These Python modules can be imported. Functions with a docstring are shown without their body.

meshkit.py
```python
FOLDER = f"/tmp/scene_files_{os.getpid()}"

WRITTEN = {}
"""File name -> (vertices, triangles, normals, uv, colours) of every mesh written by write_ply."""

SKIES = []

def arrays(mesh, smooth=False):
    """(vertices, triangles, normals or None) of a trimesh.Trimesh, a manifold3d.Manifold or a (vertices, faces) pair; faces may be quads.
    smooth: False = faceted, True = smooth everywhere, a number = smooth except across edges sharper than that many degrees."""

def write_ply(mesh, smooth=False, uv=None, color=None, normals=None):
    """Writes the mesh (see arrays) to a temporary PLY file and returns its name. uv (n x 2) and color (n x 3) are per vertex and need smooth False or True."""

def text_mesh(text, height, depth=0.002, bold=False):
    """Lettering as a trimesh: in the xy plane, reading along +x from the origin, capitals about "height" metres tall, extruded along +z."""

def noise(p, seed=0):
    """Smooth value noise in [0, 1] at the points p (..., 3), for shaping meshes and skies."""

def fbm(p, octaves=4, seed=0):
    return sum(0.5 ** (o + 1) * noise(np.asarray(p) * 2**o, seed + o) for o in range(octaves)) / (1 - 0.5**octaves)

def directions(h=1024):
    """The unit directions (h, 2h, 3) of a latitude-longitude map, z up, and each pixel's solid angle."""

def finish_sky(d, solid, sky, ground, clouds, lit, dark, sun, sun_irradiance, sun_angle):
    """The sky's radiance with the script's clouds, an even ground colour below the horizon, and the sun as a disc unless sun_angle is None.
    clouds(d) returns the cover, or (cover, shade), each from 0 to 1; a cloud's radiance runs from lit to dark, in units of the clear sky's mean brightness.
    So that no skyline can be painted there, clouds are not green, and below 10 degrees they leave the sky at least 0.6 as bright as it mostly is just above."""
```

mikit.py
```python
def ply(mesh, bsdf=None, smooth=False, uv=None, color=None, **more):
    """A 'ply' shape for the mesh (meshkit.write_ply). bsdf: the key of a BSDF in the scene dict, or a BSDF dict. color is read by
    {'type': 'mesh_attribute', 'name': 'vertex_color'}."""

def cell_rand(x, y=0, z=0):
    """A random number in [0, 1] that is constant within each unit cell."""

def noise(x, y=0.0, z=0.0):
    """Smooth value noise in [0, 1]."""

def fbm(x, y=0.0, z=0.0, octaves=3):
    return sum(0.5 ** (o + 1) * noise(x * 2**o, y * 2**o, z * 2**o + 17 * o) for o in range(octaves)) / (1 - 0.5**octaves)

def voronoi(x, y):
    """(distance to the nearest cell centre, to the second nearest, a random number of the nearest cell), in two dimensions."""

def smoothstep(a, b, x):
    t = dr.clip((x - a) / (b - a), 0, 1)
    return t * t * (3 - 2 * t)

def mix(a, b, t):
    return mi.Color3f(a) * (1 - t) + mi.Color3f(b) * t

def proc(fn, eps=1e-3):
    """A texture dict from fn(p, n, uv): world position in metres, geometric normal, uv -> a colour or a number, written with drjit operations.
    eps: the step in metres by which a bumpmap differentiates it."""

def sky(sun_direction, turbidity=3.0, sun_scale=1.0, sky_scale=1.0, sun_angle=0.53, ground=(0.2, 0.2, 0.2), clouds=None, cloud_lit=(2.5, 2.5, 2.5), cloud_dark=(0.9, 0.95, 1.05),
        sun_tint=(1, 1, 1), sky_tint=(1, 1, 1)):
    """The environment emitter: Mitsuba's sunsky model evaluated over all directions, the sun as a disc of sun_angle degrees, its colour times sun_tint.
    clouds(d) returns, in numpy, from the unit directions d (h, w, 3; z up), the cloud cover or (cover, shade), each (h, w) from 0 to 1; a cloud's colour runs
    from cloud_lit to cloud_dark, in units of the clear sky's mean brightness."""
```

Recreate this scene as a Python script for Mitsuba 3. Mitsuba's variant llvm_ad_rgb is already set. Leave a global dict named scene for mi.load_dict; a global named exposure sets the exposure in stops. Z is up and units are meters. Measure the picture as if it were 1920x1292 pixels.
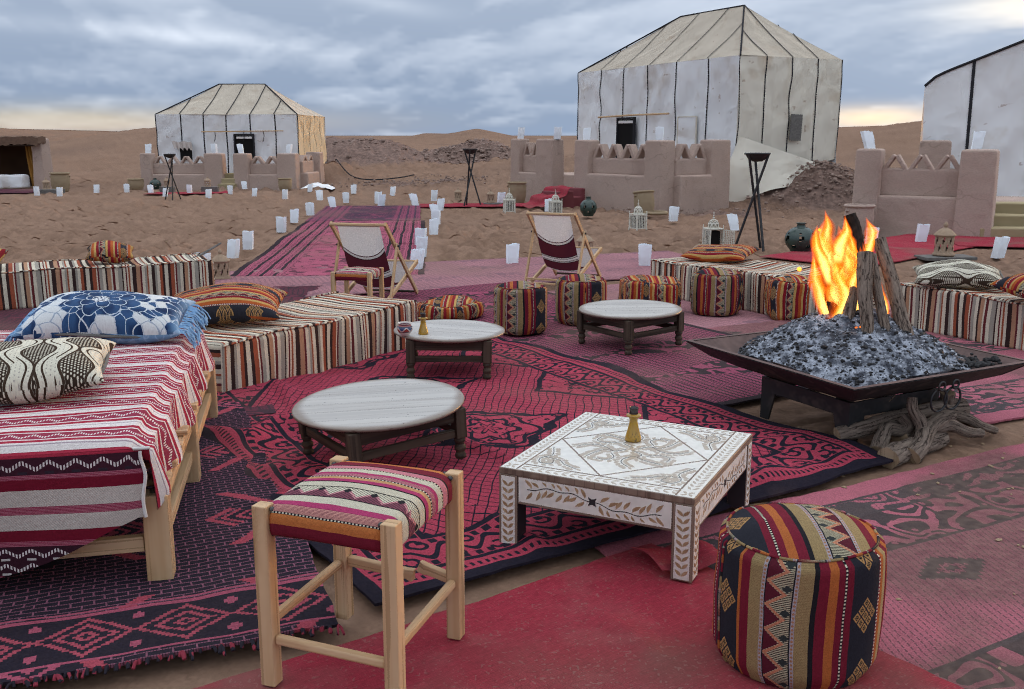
import math, numpy as np, drjit as dr, mitsuba as mi, mikit, meshkit, trimesh
from mikit import noise, fbm, voronoi, cell_rand, smoothstep, mix
PI = math.pi
scene, labels, place = {}, {}, {}
T4 = mi.ScalarTransform4f
# ---------------------------------------------------------------- camera, sky, exposure
EYE, PITCH = 1.6, 11.93
scene['camera'] = {'type': 'perspective', 'fov': 54.85, 'fov_axis': 'x', 'near_clip': 0.05, 'far_clip': 6000.0,
                   'to_world': T4().look_at(origin=[0, 0, EYE], target=[0, math.cos(math.radians(PITCH)), EYE - math.sin(math.radians(PITCH))], up=[0, 0, 1])}
exposure = 4.05


def nfbm(x, y, z, o, seed):
    return meshkit.fbm(np.stack([x, y, z], -1), o, seed)


def clouds(d):
    """Evening cloud sheet: layered grey-blue streaks, thin bright rifts, clear strips low over the horizon."""
    el = np.degrees(np.arcsin(np.clip(d[..., 2], -1, 1)))
    az = np.degrees(np.arctan2(d[..., 0], d[..., 1]))
    k = 1.0 / (d[..., 2] + 0.09)
    px, py = d[..., 0] * k, d[..., 1] * k
    rx, ry = px * .94 + py * .34, py * .94 - px * .34
    a = nfbm(rx * 0.8 + 3.1, ry * 0.55 + 1.7, 0 * px, 5, 4)
    b = nfbm(rx * 1.9 + 9.2 + 1.6 * a, ry * 1.0 + a * 2.2, 0 * px + 5, 6, 11)
    c = nfbm(az * 0.10 + 2 * a, el * 0.22 + a * 2, 0 * px + 2, 5, 23)
    fine = nfbm(rx * 4.5 + 3 * a, ry * 1.6 + 3 * b, 0 * px + 9, 5, 31)
    streak = np.clip((0.40 * a + 0.50 * b + 0.15 * c + 0.30 * fine - 0.635) * 4.2, 0, 1)
    zen = np.clip(np.sin(np.radians(np.clip(el, 0, 90))), 0, 1)
    g = lambda x, m, s: np.exp(-((x - m) / s) ** 2)
    shade = 1 - 0.97 * zen - 0.25 * streak * np.clip(1.1 - zen, 0, 1)
    shade -= 0.42 * np.exp(-((az - 72) / 40) ** 2) * np.clip(1.15 - np.abs(el - 10) / 34, 0, 1)      # the bright evening side, right of the frame
    rift = g(az, -20, 7) * g(el, 5.3 + 0.05 * (az + 20) * -1, 0.5) + 0.8 * g(az, -8, 4) * g(el, 7.4 - 0.18 * (az + 8), 0.5)
    rift = rift * np.clip(2.2 * b - 0.4, 0, 1.3)
    shade -= 0.30 * rift
    low = g(el, 0.7, 0.8) * (g(az, -26, 9) + 0.30 * g(az, -13, 8) + 0.9 * g(az, 19.5, 3.5) * g(el, 1.2, 0.9)) + 0.75 * g(az, 30, 6.5) * g(el, 8.5, 3.2) * np.clip(2.4 * b - 0.55, 0, 1.2)
    cover = np.clip(1 - 0.42 * np.clip(low * (0.65 + 0.7 * c), 0, 1), 0, 1)
    return cover, np.clip(shade, 0, 1)


scene['sky'] = mikit.sky((0.80, 0.60, 0.10), turbidity=3.5, sun_scale=0.12, sky_scale=1.0, sun_angle=12, ground=(0.2, 0.15, 0.12),
                         clouds=clouds, cloud_lit=(1.96, 2.08, 2.25), cloud_dark=(0.41, 0.545, 0.775))
# ---------------------------------------------------------------- helpers


def numbered(name):
    if name not in scene and name not in labels and name not in place:
        return name
    i = 1
    while '%s_%03d' % (name, i) in scene or '%s_%03d' % (name, i) in labels or '%s_%03d' % (name, i) in place:
        i += 1
    return '%s_%03d' % (name, i)


def R(ax, a):
    c, s = math.cos(a), math.sin(a)
    m = np.eye(4)
    i, j = [(1, 2), (2, 0), (0, 1)][ax]
    m[i, i] = m[j, j] = c
    m[i, j], m[j, i] = -s, s
    return m


def XF(loc=(0, 0, 0), rz=0.0, rx=0.0, ry=0.0, s=1.0):
    m = R(2, rz) @ R(1, ry) @ R(0, rx) @ np.diag([s, s, s, 1.0])
    m[:3, 3] = loc
    return m


def thing(name, label, cat, loc=(0, 0, 0), rz=0.0, group=None, rx=0.0, ry=0.0, s=1.0):
    k = numbered(name)
    place[k] = XF(loc, rz, rx, ry, s)
    labels[k] = {'label': label, 'category': cat}
    if group:
        labels[k]['group'] = group
    return k


def obj(name, mesh, bsdf, parent=None, smooth=None, label=None, kind=None, emitter=None, **more):
    """One entry of the scene. mesh: (v, f) or (v, f, uv) or a trimesh."""
    k = numbered(parent + '__' + name if parent else name)
    uv = None
    if isinstance(mesh, tuple) and len(mesh) == 3:
        uv = mesh[2]
        mesh = mesh[:2]
    if isinstance(mesh, tuple):
        f = np.asarray(mesh[1])
        if f.shape[1] == 4:
            f = np.vstack([f[:, [0, 1, 2]], f[:, [0, 2, 3]]])
        mesh = (mesh[0], f)
    if smooth is None:
        smooth = True if uv is not None else 35
    if smooth not in (True, False):
        uv = None
    d = mikit.ply(mesh, bsdf, smooth=smooth, uv=uv, **more)
    if emitter is not None:
        d['emitter'] = emitter
    if parent and parent.split('__')[0] in place:
        d['to_world'] = T4(place[parent.split('__')[0]])
    scene[k] = d
    e = {}
    if label:
        e['label'] = label
    if kind:
        e['kind'] = kind
    if e:
        labels[k] = e
    return k


def single(name, label, cat, mesh, bsdf, group=None, **kw):
    """A thing that is one mesh."""
    k = obj(name, mesh, bsdf, **kw)
    labels.setdefault(k, {}).update({'label': label, 'category': cat})
    if group:
        labels[k]['group'] = group
    return k


def struct(name, mesh, bsdf, **kw):
    k = obj(name, mesh, bsdf, **kw)
    labels.setdefault(k, {})['kind'] = 'structure'
    return k


def dup(root, label, loc, rz=0.0, group=None, rx=0.0, ry=0.0, s=1.0):
    base = root[:-4] if root[-4:-3] == '_' and root[-3:].isdigit() else root
    r = thing(base, label, labels[root]['category'], loc, rz, group or labels[root].get('group'), rx, ry, s)
    for key in [k for k in scene if k.startswith(root + '__')]:
        nk = r + key[len(root):]
        scene[nk] = {**scene[key], 'to_world': T4(place[r])}
        if key in labels:
            labels[nk] = dict(labels[key])
    return r


def cat_(parts):
    """Joins (v, f[, uv]) pieces into one."""
    parts = [(p[0], np.vstack([np.asarray(p[1])[:, [0, 1, 2]], np.asarray(p[1])[:, [0, 2, 3]]]) if np.asarray(p[1]).shape[1] == 4 else np.asarray(p[1]), *p[2:]) for p in parts]
    vs, fs, us, at = [], [], [], 0
    for p in parts:
        vs.append(np.asarray(p[0], float))
        fs.append(p[1] + at)
        at += len(p[0])
        us.append(np.asarray(p[2]) if len(p) > 2 else np.zeros((len(p[0]), 2)))
    return np.vstack(vs), np.vstack(fs), np.vstack(us)


def xf(mesh, m):
    v = np.asarray(mesh[0]) @ m[:3, :3].T + m[:3, 3]
    f = np.asarray(mesh[1])
    if np.linalg.det(m[:3, :3]) < 0:
        f = f[:, ::-1]
    return (v, f, *mesh[2:])


def gridf(nu, nv, wrap=False):
    i, j = np.meshgrid(np.arange(nu - 1), np.arange(nv - 1), indexing='ij')
    a = i * nv + j
    return np.stack([a, a + nv, a + nv + 1, a + 1], -1).reshape(-1, 4)


def sheet(P, uv=None, flip=False):
    """A surface from an (nu, nv, 3) array of points."""
    nu, nv = P.shape[:2]
    f = gridf(nu, nv)
    if flip:
        f = f[:, ::-1]
    return (P.reshape(-1, 3), f, (uv if uv is not None else np.zeros((nu, nv, 2))).reshape(-1, 2))


def rbox(size, r=0.005, seg=1, rs=2, uvf=None, off=(0.0, 0.0)):
    """A box with rounded edges, centred at the origin; uv in metres, u along the longest side unless uvf says otherwise."""
    h = np.asarray(size, float) / 2
    r = min(r, h.min() * 0.98)
    L = int(np.argmax(h))
    out = []
    ang = np.tan(np.linspace(0, PI / 4, rs + 1))[1:] * r

    def ticks(a):
        seg_ = max(1, seg if np.isscalar(seg) else seg[a])
        flat = np.linspace(-(h[a] - r), h[a] - r, seg_ + 1)
        return np.concatenate([-(h[a] - r) - ang[::-1], flat, h[a] - r + ang])
    for k in range(3):
        i, j = [(1, 2), (2, 0), (0, 1)][k]
        A, B = np.meshgrid(ticks(i), ticks(j), indexing='ij')
        for s in (1, -1):
            q = np.zeros(A.shape + (3,))
            q[..., i], q[..., j], q[..., k] = A, B, s * h[k]
            inner = np.clip(q, -(h - r), h - r)
            d = q - inner
            P = inner + r * d / np.maximum(np.linalg.norm(d, axis=-1, keepdims=True), 1e-9)
            if uvf is not None:
                u, v = uvf(k, s, q)
            elif k == L:
                u, v = q[..., i] * 0.4 + off[0], q[..., j] + off[1] + 5
            else:
                o = i if j == L else j
                u, v = q[..., L] + off[0] + 0.13 * s, q[..., o] + off[1] + 0.31 * k + 0.17 * s
            out.append(sheet(P, np.stack([u, v], -1), flip=s < 0))
    return cat_(out)


def frame_to(p0, p1, up=(0, 0, 1)):
    p0, p1 = np.asarray(p0, float), np.asarray(p1, float)
    x = p1 - p0
    ln = np.linalg.norm(x)
    x = x / ln
    up = np.asarray(up, float)
    if abs(x @ up) > 0.98:
        up = np.array([0, 1.0, 0])
    y = np.cross(up, x)
    y /= np.linalg.norm(y)
    m = np.eye(4)
    m[:3, 0], m[:3, 1], m[:3, 2], m[:3, 3] = x, y, np.cross(x, y), (p0 + p1) / 2
    return m, ln


RNG = np.random.default_rng(7)


def stick(p0, p1, w, h, r=0.003, up=(0, 0, 1), seg=1):
    """A bar of section w x h (h along up) from p0 to p1, with wood-grain uv."""
    m, ln = frame_to(p0, p1, up)
    return xf(rbox((ln, w, h), r, (seg, 1, 1), 2, off=(RNG.uniform(0, 9), RNG.uniform(0, 9))), m)


def tube(pts, rad, sides=10, cap=True, squash=None):
    """A tube round a polyline; uv = (length, angle fraction)."""
    p = np.asarray(pts, float)
    rad = np.broadcast_to(np.asarray(rad, float), (len(p),))
    t = np.gradient(p, axis=0)
    t /= np.linalg.norm(t, axis=1, keepdims=True) + 1e-12
    a = np.cross(t[0], [0, 0, 1.0] if abs(t[0, 2]) < 0.9 else [1.0, 0, 0])
    a /= np.linalg.norm(a)
    A = []
    for k in range(len(p)):
        a = a - t[k] * (a @ t[k])
        a /= np.linalg.norm(a)
        A.append(a.copy())
    A = np.array(A)
    B = np.cross(t, A)
    th = np.linspace(0, 2 * PI, sides + 1)
    sq = 1.0 if squash is None else squash
    P = p[:, None] + rad[:, None, None] * (np.cos(th)[None, :, None] * A[:, None] + sq * np.sin(th)[None, :, None] * B[:, None])
    s = np.concatenate([[0], np.cumsum(np.linalg.norm(np.diff(p, axis=0), axis=1))])
    U = np.stack(np.broadcast_arrays(s[:, None], (th / (2 * PI))[None]), -1)
    out = [sheet(P, U)]
    if cap:
        for e, fl in ((0, True), (-1, False)):
            ring = P[e, :-1]
            v = np.vstack([ring, p[e][None]])
            i = np.arange(sides)
            f = np.stack([i, (i + 1) % sides, np.full(sides, sides)], 1)
            out.append((v, f[:, ::-1] if fl else f, np.tile([[s[e], 0.5]], (len(v), 1))))
    return cat_(out)


def lathe(prof, n=24, uvs=1.0):
    """Profile [(r, z), ...] turned round z; uv = (angle, z)."""
    pr = np.asarray(prof, float)
    th = np.linspace(0, 2 * PI, n + 1)
    P = np.stack([pr[:, None, 0] * np.cos(th)[None], pr[:, None, 0] * np.sin(th)[None], np.broadcast_to(pr[:, None, 1], (len(pr), n + 1))], -1)
    U = np.stack(np.broadcast_arrays((th / (2 * PI))[None] * uvs, pr[:, None, 1]), -1)
    return sheet(P, U, flip=True)


def spline(pts, n):
    """Catmull-Rom through the points."""
    p = np.asarray(pts, float)
    p = np.vstack([2 * p[0] - p[1], p, 2 * p[-1] - p[-2]])
    t = np.linspace(0, len(p) - 3 - 1e-6, n)
    i = t.astype(int)
    t = (t - i)[:, None]
    a, b, c, d = p[i], p[i + 1], p[i + 2], p[i + 3]
    return 0.5 * (2 * b + (c - a) * t + (2 * a - 5 * b + 4 * c - d) * t ** 2 + (3 * b - a - 3 * c + d) * t ** 3)


def vn(v, scale, seed, o=3):
    return meshkit.fbm(np.asarray(v, float) * scale + 50.0, o, seed)


def prism(poly, z0, z1):
    """A polygon (list of xy, counter-clockwise) extruded from z0 to z1."""
    from shapely.geometry import Polygon
    m = trimesh.creation.extrude_polygon(Polygon(poly) if not hasattr(poly, 'exterior') else poly, z1 - z0, engine='earcut')
    m.apply_translation([0, 0, z0])
    return np.array(m.vertices), np.array(m.faces)


def blob(r, seed, sub=1, amp=0.35):
    """An irregular stone-like lump."""
    m = trimesh.creation.icosphere(sub, 1.0)
    v = np.array(m.vertices)
    v *= (1 + amp * (vn(v, 1.3, seed) - 0.5) * 2)[:, None]
    return v * np.asarray(r), np.array(m.faces)
# ---------------------------------------------------------------- materials
C = lambda *a: mi.Color3f(*a)
frac = lambda x: x - dr.floor(x)
tri = lambda x: dr.abs(frac(x) - 0.5) * 2
sel = lambda m, a, b: dr.select(m, mi.Color3f(a), mi.Color3f(b))


def prin(key, color, rough=0.8, spec=0.3, bump=None, two=True, **more):
    b = {'type': 'principled', 'roughness': rough, 'specular': spec, **more}
    b['base_color'] = mikit.proc(color) if callable(color) else {'type': 'rgb', 'value': list(color)}
    if bump:
        b = {'type': 'bumpmap', 'tex': mikit.proc(bump[0], bump[2] if len(bump) > 2 else 1e-3), 'scale': bump[1], 'bsdf': b}
    scene[key] = {'type': 'twosided', 'bsdf': b} if two else b


def bands(t, items, edge0=0.0):
    """Colour of 1-D bands; items: (width, colour)."""
    c, e = C(*items[-1][1]), edge0
    for w, col in items:
        c = dr.select((t >= e) & (t < e + w), C(*col), c)
        e += w
    return c


CREAM, COCOA, RUST, TAN, GREY, MAROON, BLACK = (.62, .56, .44), (.040, .022, .020), (.32, .085, .045), (.42, .235, .145), (.33, .30, .25), (.125, .026, .028), (.014, .013, .016)
STR = [(2.0, CREAM), (1.5, COCOA), (2.2, RUST), (.6, CREAM), (.9, MAROON), (1.8, GREY), (1.6, CREAM), (1.0, COCOA), (2.0, TAN), (.8, CREAM), (1.4, MAROON), (1.7, CREAM), (2.2, GREY), (.7, COCOA), (1.3, CREAM), (.7, MAROON), (.8, CREAM), (.9, RUST), (1.3, CREAM), (2.2, COCOA), (2.2, TAN), (1.0, MAROON), (1.6, CREAM), (1.2, GREY), (.8, RUST), (1.8, CREAM), (1.8, COCOA), (1.2, GREY), (1.5, CREAM), (1.6, RUST), (1.2, COCOA)]
STRW = sum(w for w, _ in STR)


def f_stripe(p, n, uv):
    t = frac((uv.x + 0.004 * (noise(uv.y * 6, uv.x * 2) - 0.5)) / (STRW * 0.0165)) * STRW
    c = bands(t, STR)
    w = 0.88 + 0.24 * noise(uv.x * 900, uv.y * 160)
    return c * w * (0.9 + 0.2 * fbm(uv.x * 5, uv.y * 5))


def f_weave(p, n, uv):
    return 0.5 * tri(uv.x * 330) + 0.5 * tri(uv.y * 330) + 0.6 * noise(uv.x * 60, uv.y * 60)


prin('stripe_cloth', f_stripe, 0.9, 0.15, (f_weave, 0.0008, 4e-4), sheen=0.12)

GOLD, PINKR, ORAN, OLIVE, LILAC = (.34, .23, .11), (.15, .012, .026), (.36, .105, .03), (.30, .21, .10), (.32, .28, .30)
SALMON, WHT, DASH = (.42, .17, .10), (.60, .55, .42), 0
KIL = [(2.4, GOLD, 0), (2.8, PINKR, 0), (2.8, ORAN, 0), (3.0, PINKR, 0), (3.8, OLIVE, 1), (1.1, LILAC, 2), (8.0, BLACK, 3), (1.1, LILAC, 2), (3.9, OLIVE, 1), (1.4, BLACK, 0), (2.9, PINKR, 0), (2.6, ORAN, 0), (1.9, PINKR, 0), (.8, BLACK, 4), (2.0, PINKR, 0), (11., (.02, .02, .027), 5), (1.0, PINKR, 4), (1.6, ORAN, 0)]
CREM, MAG, PNK = (.56, .52, .40), (.33, .035, .11), (.46, .17, .20)
KST = [(.8, BLACK, 0), (4.4, PINKR, 0), (3.2, (.45, .15, .045), 0), (1.0, BLACK, 4), (3.6, (.50, .24, .20), 6), (2.6, MAG, 0), (3.6, CREM, 1), (.5, BLACK, 0), (6.4, (.17, .05, .075), 7), (.5, BLACK, 0), (3.4, CREM, 1), (.7, BLACK, 0), (2.0, MAG, 0), (1.7, (.46, .25, .12), 0), (.9, BLACK, 4), (2.4, PNK, 6), (1.8, MAG, 0), (3.0, CREM, 1), (.8, BLACK, 4), (3.2, PNK, 0)]


def kilim(items, sc):
    W = sum(i[0] for i in items)

    def fn(p, n, uv):
        u, v = uv.x / sc, uv.y / sc
        u = u + 0.0012 * (noise(v * 40, u * 9) - 0.5)
        t = frac(u / (W / 100)) * W
        c = C(0.1, 0.1, 0.1)
        e = 0.0
        for w, col, kind in items:
            x = (t - e) / w
            k = C(*col)
            if kind == 1:
                k = k * (0.72 + 0.55 * tri(v * 210) * tri(t * 2.2 + 0.5 * dr.floor(v * 210)))
            elif kind == 2:
                k = sel(dr.sqrt(dr.square((x - .5) * w) + dr.square((frac(v / .012) - .5) * 1.2)) < .36, (.30, .14, .08), col)
            elif kind == 3:
                z = tri(v / .075)
                hatch = sel(frac(v / .0056) < .55, (.42, .37, .25), BLACK)
                k = hatch
                k = dr.select((x < z * .62 - .02) | (x > .95), sel(x > .95, BLACK, (.085, .012, .022)), k)
                k = dr.select(dr.abs(x - z * .62 - .10) < .085, C(*SALMON), k)
                q = dr.abs(frac(v / .075 - .25 + .5) - .5) * 7.5
                k = dr.select(q / 1.2 + dr.abs(x - .78) * 5 < 1, C(.03, .035, .035), k)
                k = dr.select((x < .04) | (x > .96), C(*BLACK), k)
            elif kind == 4:
                k = sel((frac(v / .011) < .5) & (dr.abs(x - .5) < .34), WHT, col)
            elif kind == 5:
                X, Y = (x - .5) * w, (frac(v / .19 + .3) - .5) * 19.0
                a, b = (X * .9 + Y * .75) / 3.0, (X * .9 - Y * .75) / 3.0
                ins = (dr.abs(a) < 1.5) & (dr.abs(b) < 1.5) & ~((dr.abs(a) > .5) & (dr.abs(b) > .5) & (a * b > 0) & (dr.abs(Y) > 3))
                ed = dr.minimum(.5 - dr.abs(a - dr.round(a)), .5 - dr.abs(b - dr.round(b)))
                m = sel(ed < .24, (.40, .22, .085), sel(frac(v / .006) < .55, (.22, .135, .06), BLACK))
                m = dr.select(ed < .085, C(*col), m)
                k = dr.select(ins, m, k)
            elif kind == 6:
                k = sel(frac(t / .5) < .62, col, (.13, .03, .05))
            elif kind == 7:
                z = tri(v / .085)
                k = sel(dr.abs(x - .18 - z * .64) < .085, (.50, .22, .24), sel(x > .18 + z * .64, (.50, .47, .36), col))
                q = dr.abs(frac(v / .085 + .5) - .5) * 8.5
                k = dr.select((dr.abs(x - .72) * 4.5 + q / 1.3 < 1) | (frac(x * 7 + v * 60) < .22), C(*BLACK), k)
            c = dr.select((t >= e) & (t < e + w), k, c)
            e += w
        return c * (0.80 + 0.40 * noise(uv.x * 500, uv.y * 500)) * (0.92 + 0.16 * fbm(uv.x * 7, uv.y * 7))
    return fn


f_kil, f_kst = kilim(KIL, 1.0), kilim(KST, 1.0)
prin('kilim_cloth', f_kil, 0.92, 0.12, (f_weave, 0.0008, 4e-4), sheen=0.12)
prin('stool_cloth', f_kst, 0.92, 0.12, (f_weave, 0.0010, 4e-4), sheen=0.30)
KCU = [(5.5, (.025, .025, .033), 5), (1.0, PINKR, 4), (2.4, (.37, .085, .022), 0), (2.2, (.45, .275, .095), 0), (2.4, (.20, .012, .018), 0), (.8, BLACK, 4), (5.2, BLACK, 3), (2.0, (.45, .275, .095), 0), (2.6, (.22, .014, .02), 0), (2.3, (.38, .085, .022), 0), (1.6, (.45, .275, .095), 0), (2.2, (.20, .01, .02), 0), (1.0, BLACK, 4), (2.0, (.36, .08, .022), 0)]
prin('cushion_cloth', kilim(KCU, 1.0), 0.92, 0.12, (f_weave, 0.0008, 4e-4), sheen=0.2)

THW, THR = (.62, .57, .55), (.30, .022, .045)


def f_throw(p, n, uv):
    """Crimson and white throw: narrow repeating bands over the top and side, broad ones on the hanging front (u < 0)."""
    u, v = uv.x, uv.y

    def zz(x, a, b, s):
        z = tri(v / s)
        px = sel(tri(v / (s * .125)) < .55, THW, b)
        c = dr.select(dr.abs(x - .25 - z * .45) < .13, px, C(*b))
        return dr.select((z < .35) & (x > .80) & (x < .95), C(*a), c)
    fine = sel(frac(u / .005) < .5, (.36, .12, .16), (.20, .02, .05))
    weav = C(.45, .40, .36) * (0.75 + 0.5 * tri(u * 190 + v * 95))
    T = [(.032, 'w'), (.006, 'g'), (.016, 'w'), (.024, 'r'), (.009, 'w'), (.066, 'z'), (.009, 'w'), (.024, 'r')]
    F = [(.012, 'r'), (.060, 'Z'), (.016, 'f'), (.038, 'd'), (.058, 'c'), (.028, 'f'), (.056, 'c'), (.040, 'd'), (.018, 'f'), (.105, 'D'), (.018, 'f'), (.030, 'd'), (.2, 'c')]
    c = C(*THW)
    t, e = frac(u / sum(w for w, _ in T)) * sum(w for w, _ in T), 0.0
    for w, k in T:
        col = {'w': C(*THW), 'g': C(.34, .27, .30), 'r': C(*THR), 'z': zz((t - e) / w, (.22, .03, .05), (.24, .03, .06), .075)}[k]
        c = dr.select((t >= e) & (t < e + w), col, c)
        e += w
    t, e = -u, 0.0
    for w, k in F:
        col = {'r': C(*THR), 'Z': zz((t - e) / w, (.03, .02, .03), (.045, .012, .022), .085), 'f': fine, 'd': C(.15, .008, .022), 'c': weav,
               'D': zz(frac((t - e) / w * 2), (.45, .42, .40), (.035, .010, .018), .085)}[k]
        c = dr.select((t >= e) & (t < e + w), col, c)
        e += w
    return c * (0.85 + 0.3 * noise(u * 600, v * 300))


prin('throw_cloth', f_throw, 0.92, 0.12, (f_weave, 0.0008, 4e-4), sheen=0.2)


def f_mud(p, n, uv):
    u, v = uv.x, uv.y
    row = dr.floor(v / .15)
    y = v - (row + .5) * .15
    w = .062 * (0.5 + 0.5 * dr.cos(2 * PI * (u / .30 + .5 * row)))
    d = dr.abs(y) - w
    lens = sel(dr.sqrt(dr.square(frac(u / .014 + .5 * dr.floor(v / .012)) - .5) + dr.square(frac(v / .012) - .5)) < .30, (.58, .54, .43), (.035, .022, .015))
    pale = sel(dr.sqrt(dr.square(frac(u / .018 + .5 * dr.floor(v / .016)) - .5) + dr.square(frac(v / .016) - .5)) < .17, (.33, .30, .26), (.60, .57, .46))
    c = dr.select(d < -.006, lens, pale)
    c = dr.select((dr.abs(d) < .0055) | (dr.abs(d - .028) < .004), C(.045, .028, .018), c)
    return c * (0.9 + 0.2 * noise(u * 500, v * 500))


prin('mud_cloth', f_mud, 0.9, 0.15, (f_weave, 0.0006, 4e-4))


def f_blue(p, n, uv):
    u, v = uv.x, uv.y
    wu, wv = u + .055 * (noise(u * 11, v * 11) - .5), v + .055 * (noise(u * 11 + 40, v * 11) - .5)
    f1, f2, idn = voronoi(wu * 18 + 3.3, wv * 22 + 7.1)
    r = dr.sqrt(u * u + dr.square(v * 1.25))
    th = dr.atan2(v, u)
    flower = r < .175 + .035 * dr.cos(7 * th) + .03 * (noise(u * 20, v * 20) - .5)
    prob = .6 * fbm(u * 9 + 5, v * 9) + .32
    blue = mix((.008, .026, .080), (.030, .080, .185), smoothstep(.2, .8, fbm(u * 25, v * 25)))
    c = dr.select(idn < prob, blue, C(.60, .62, .62))
    vein = f2 - f1 < .07
    c = dr.select(vein, sel(idn < prob, (.56, .61, .66), (.30, .36, .44)), c)
    rw = r + .018 * (noise(u * 26, v * 26) - .5)
    for n_, R_, o_ in ((9, .215, .1), (8, .150, .35), (6, .092, .0)):      # three rings of petals
        ph = (frac(th * n_ / (2 * PI) + o_) - .5) * 2
        edge = R_ * (1 - .30 * ph * ph)
        c = dr.select(rw < edge, sel((rw > edge - .0055) | (dr.abs(ph) > .955) & (rw > R_ * .45), (.54, .60, .66), (0, 0, 0)), c)
        c = dr.select((rw < edge - .0055) & ((dr.abs(ph) <= .955) | (rw <= R_ * .45)), blue, c)
    disc = dr.sqrt(dr.square(u + .01) + dr.square(v + .03))
    g1, g2, gi = voronoi(u * 70, v * 70)
    c = dr.select(disc < .042, sel(g1 < .36, (.02, .04, .10), (.62, .64, .66)), c)
    side = smoothstep(.33, .39, dr.abs(u))
    c = mix(c, (.20, .36, .55), side * .8)
    return c * (0.9 + 0.2 * noise(u * 400, v * 400))


prin('blue_cloth', f_blue, 0.85, 0.2, (f_weave, 0.0006, 4e-4), sheen=0.4)

# rugs ------------------------------------------------------------------------------
RED, NAVY = (.33, .043, .073), (.014, .012, .021)
rugw = lambda u, v: 0.72 + 0.56 * noise(u * 260, v * 260)
q12 = lambda x: (dr.floor(x / .012) + .5) * .012


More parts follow.
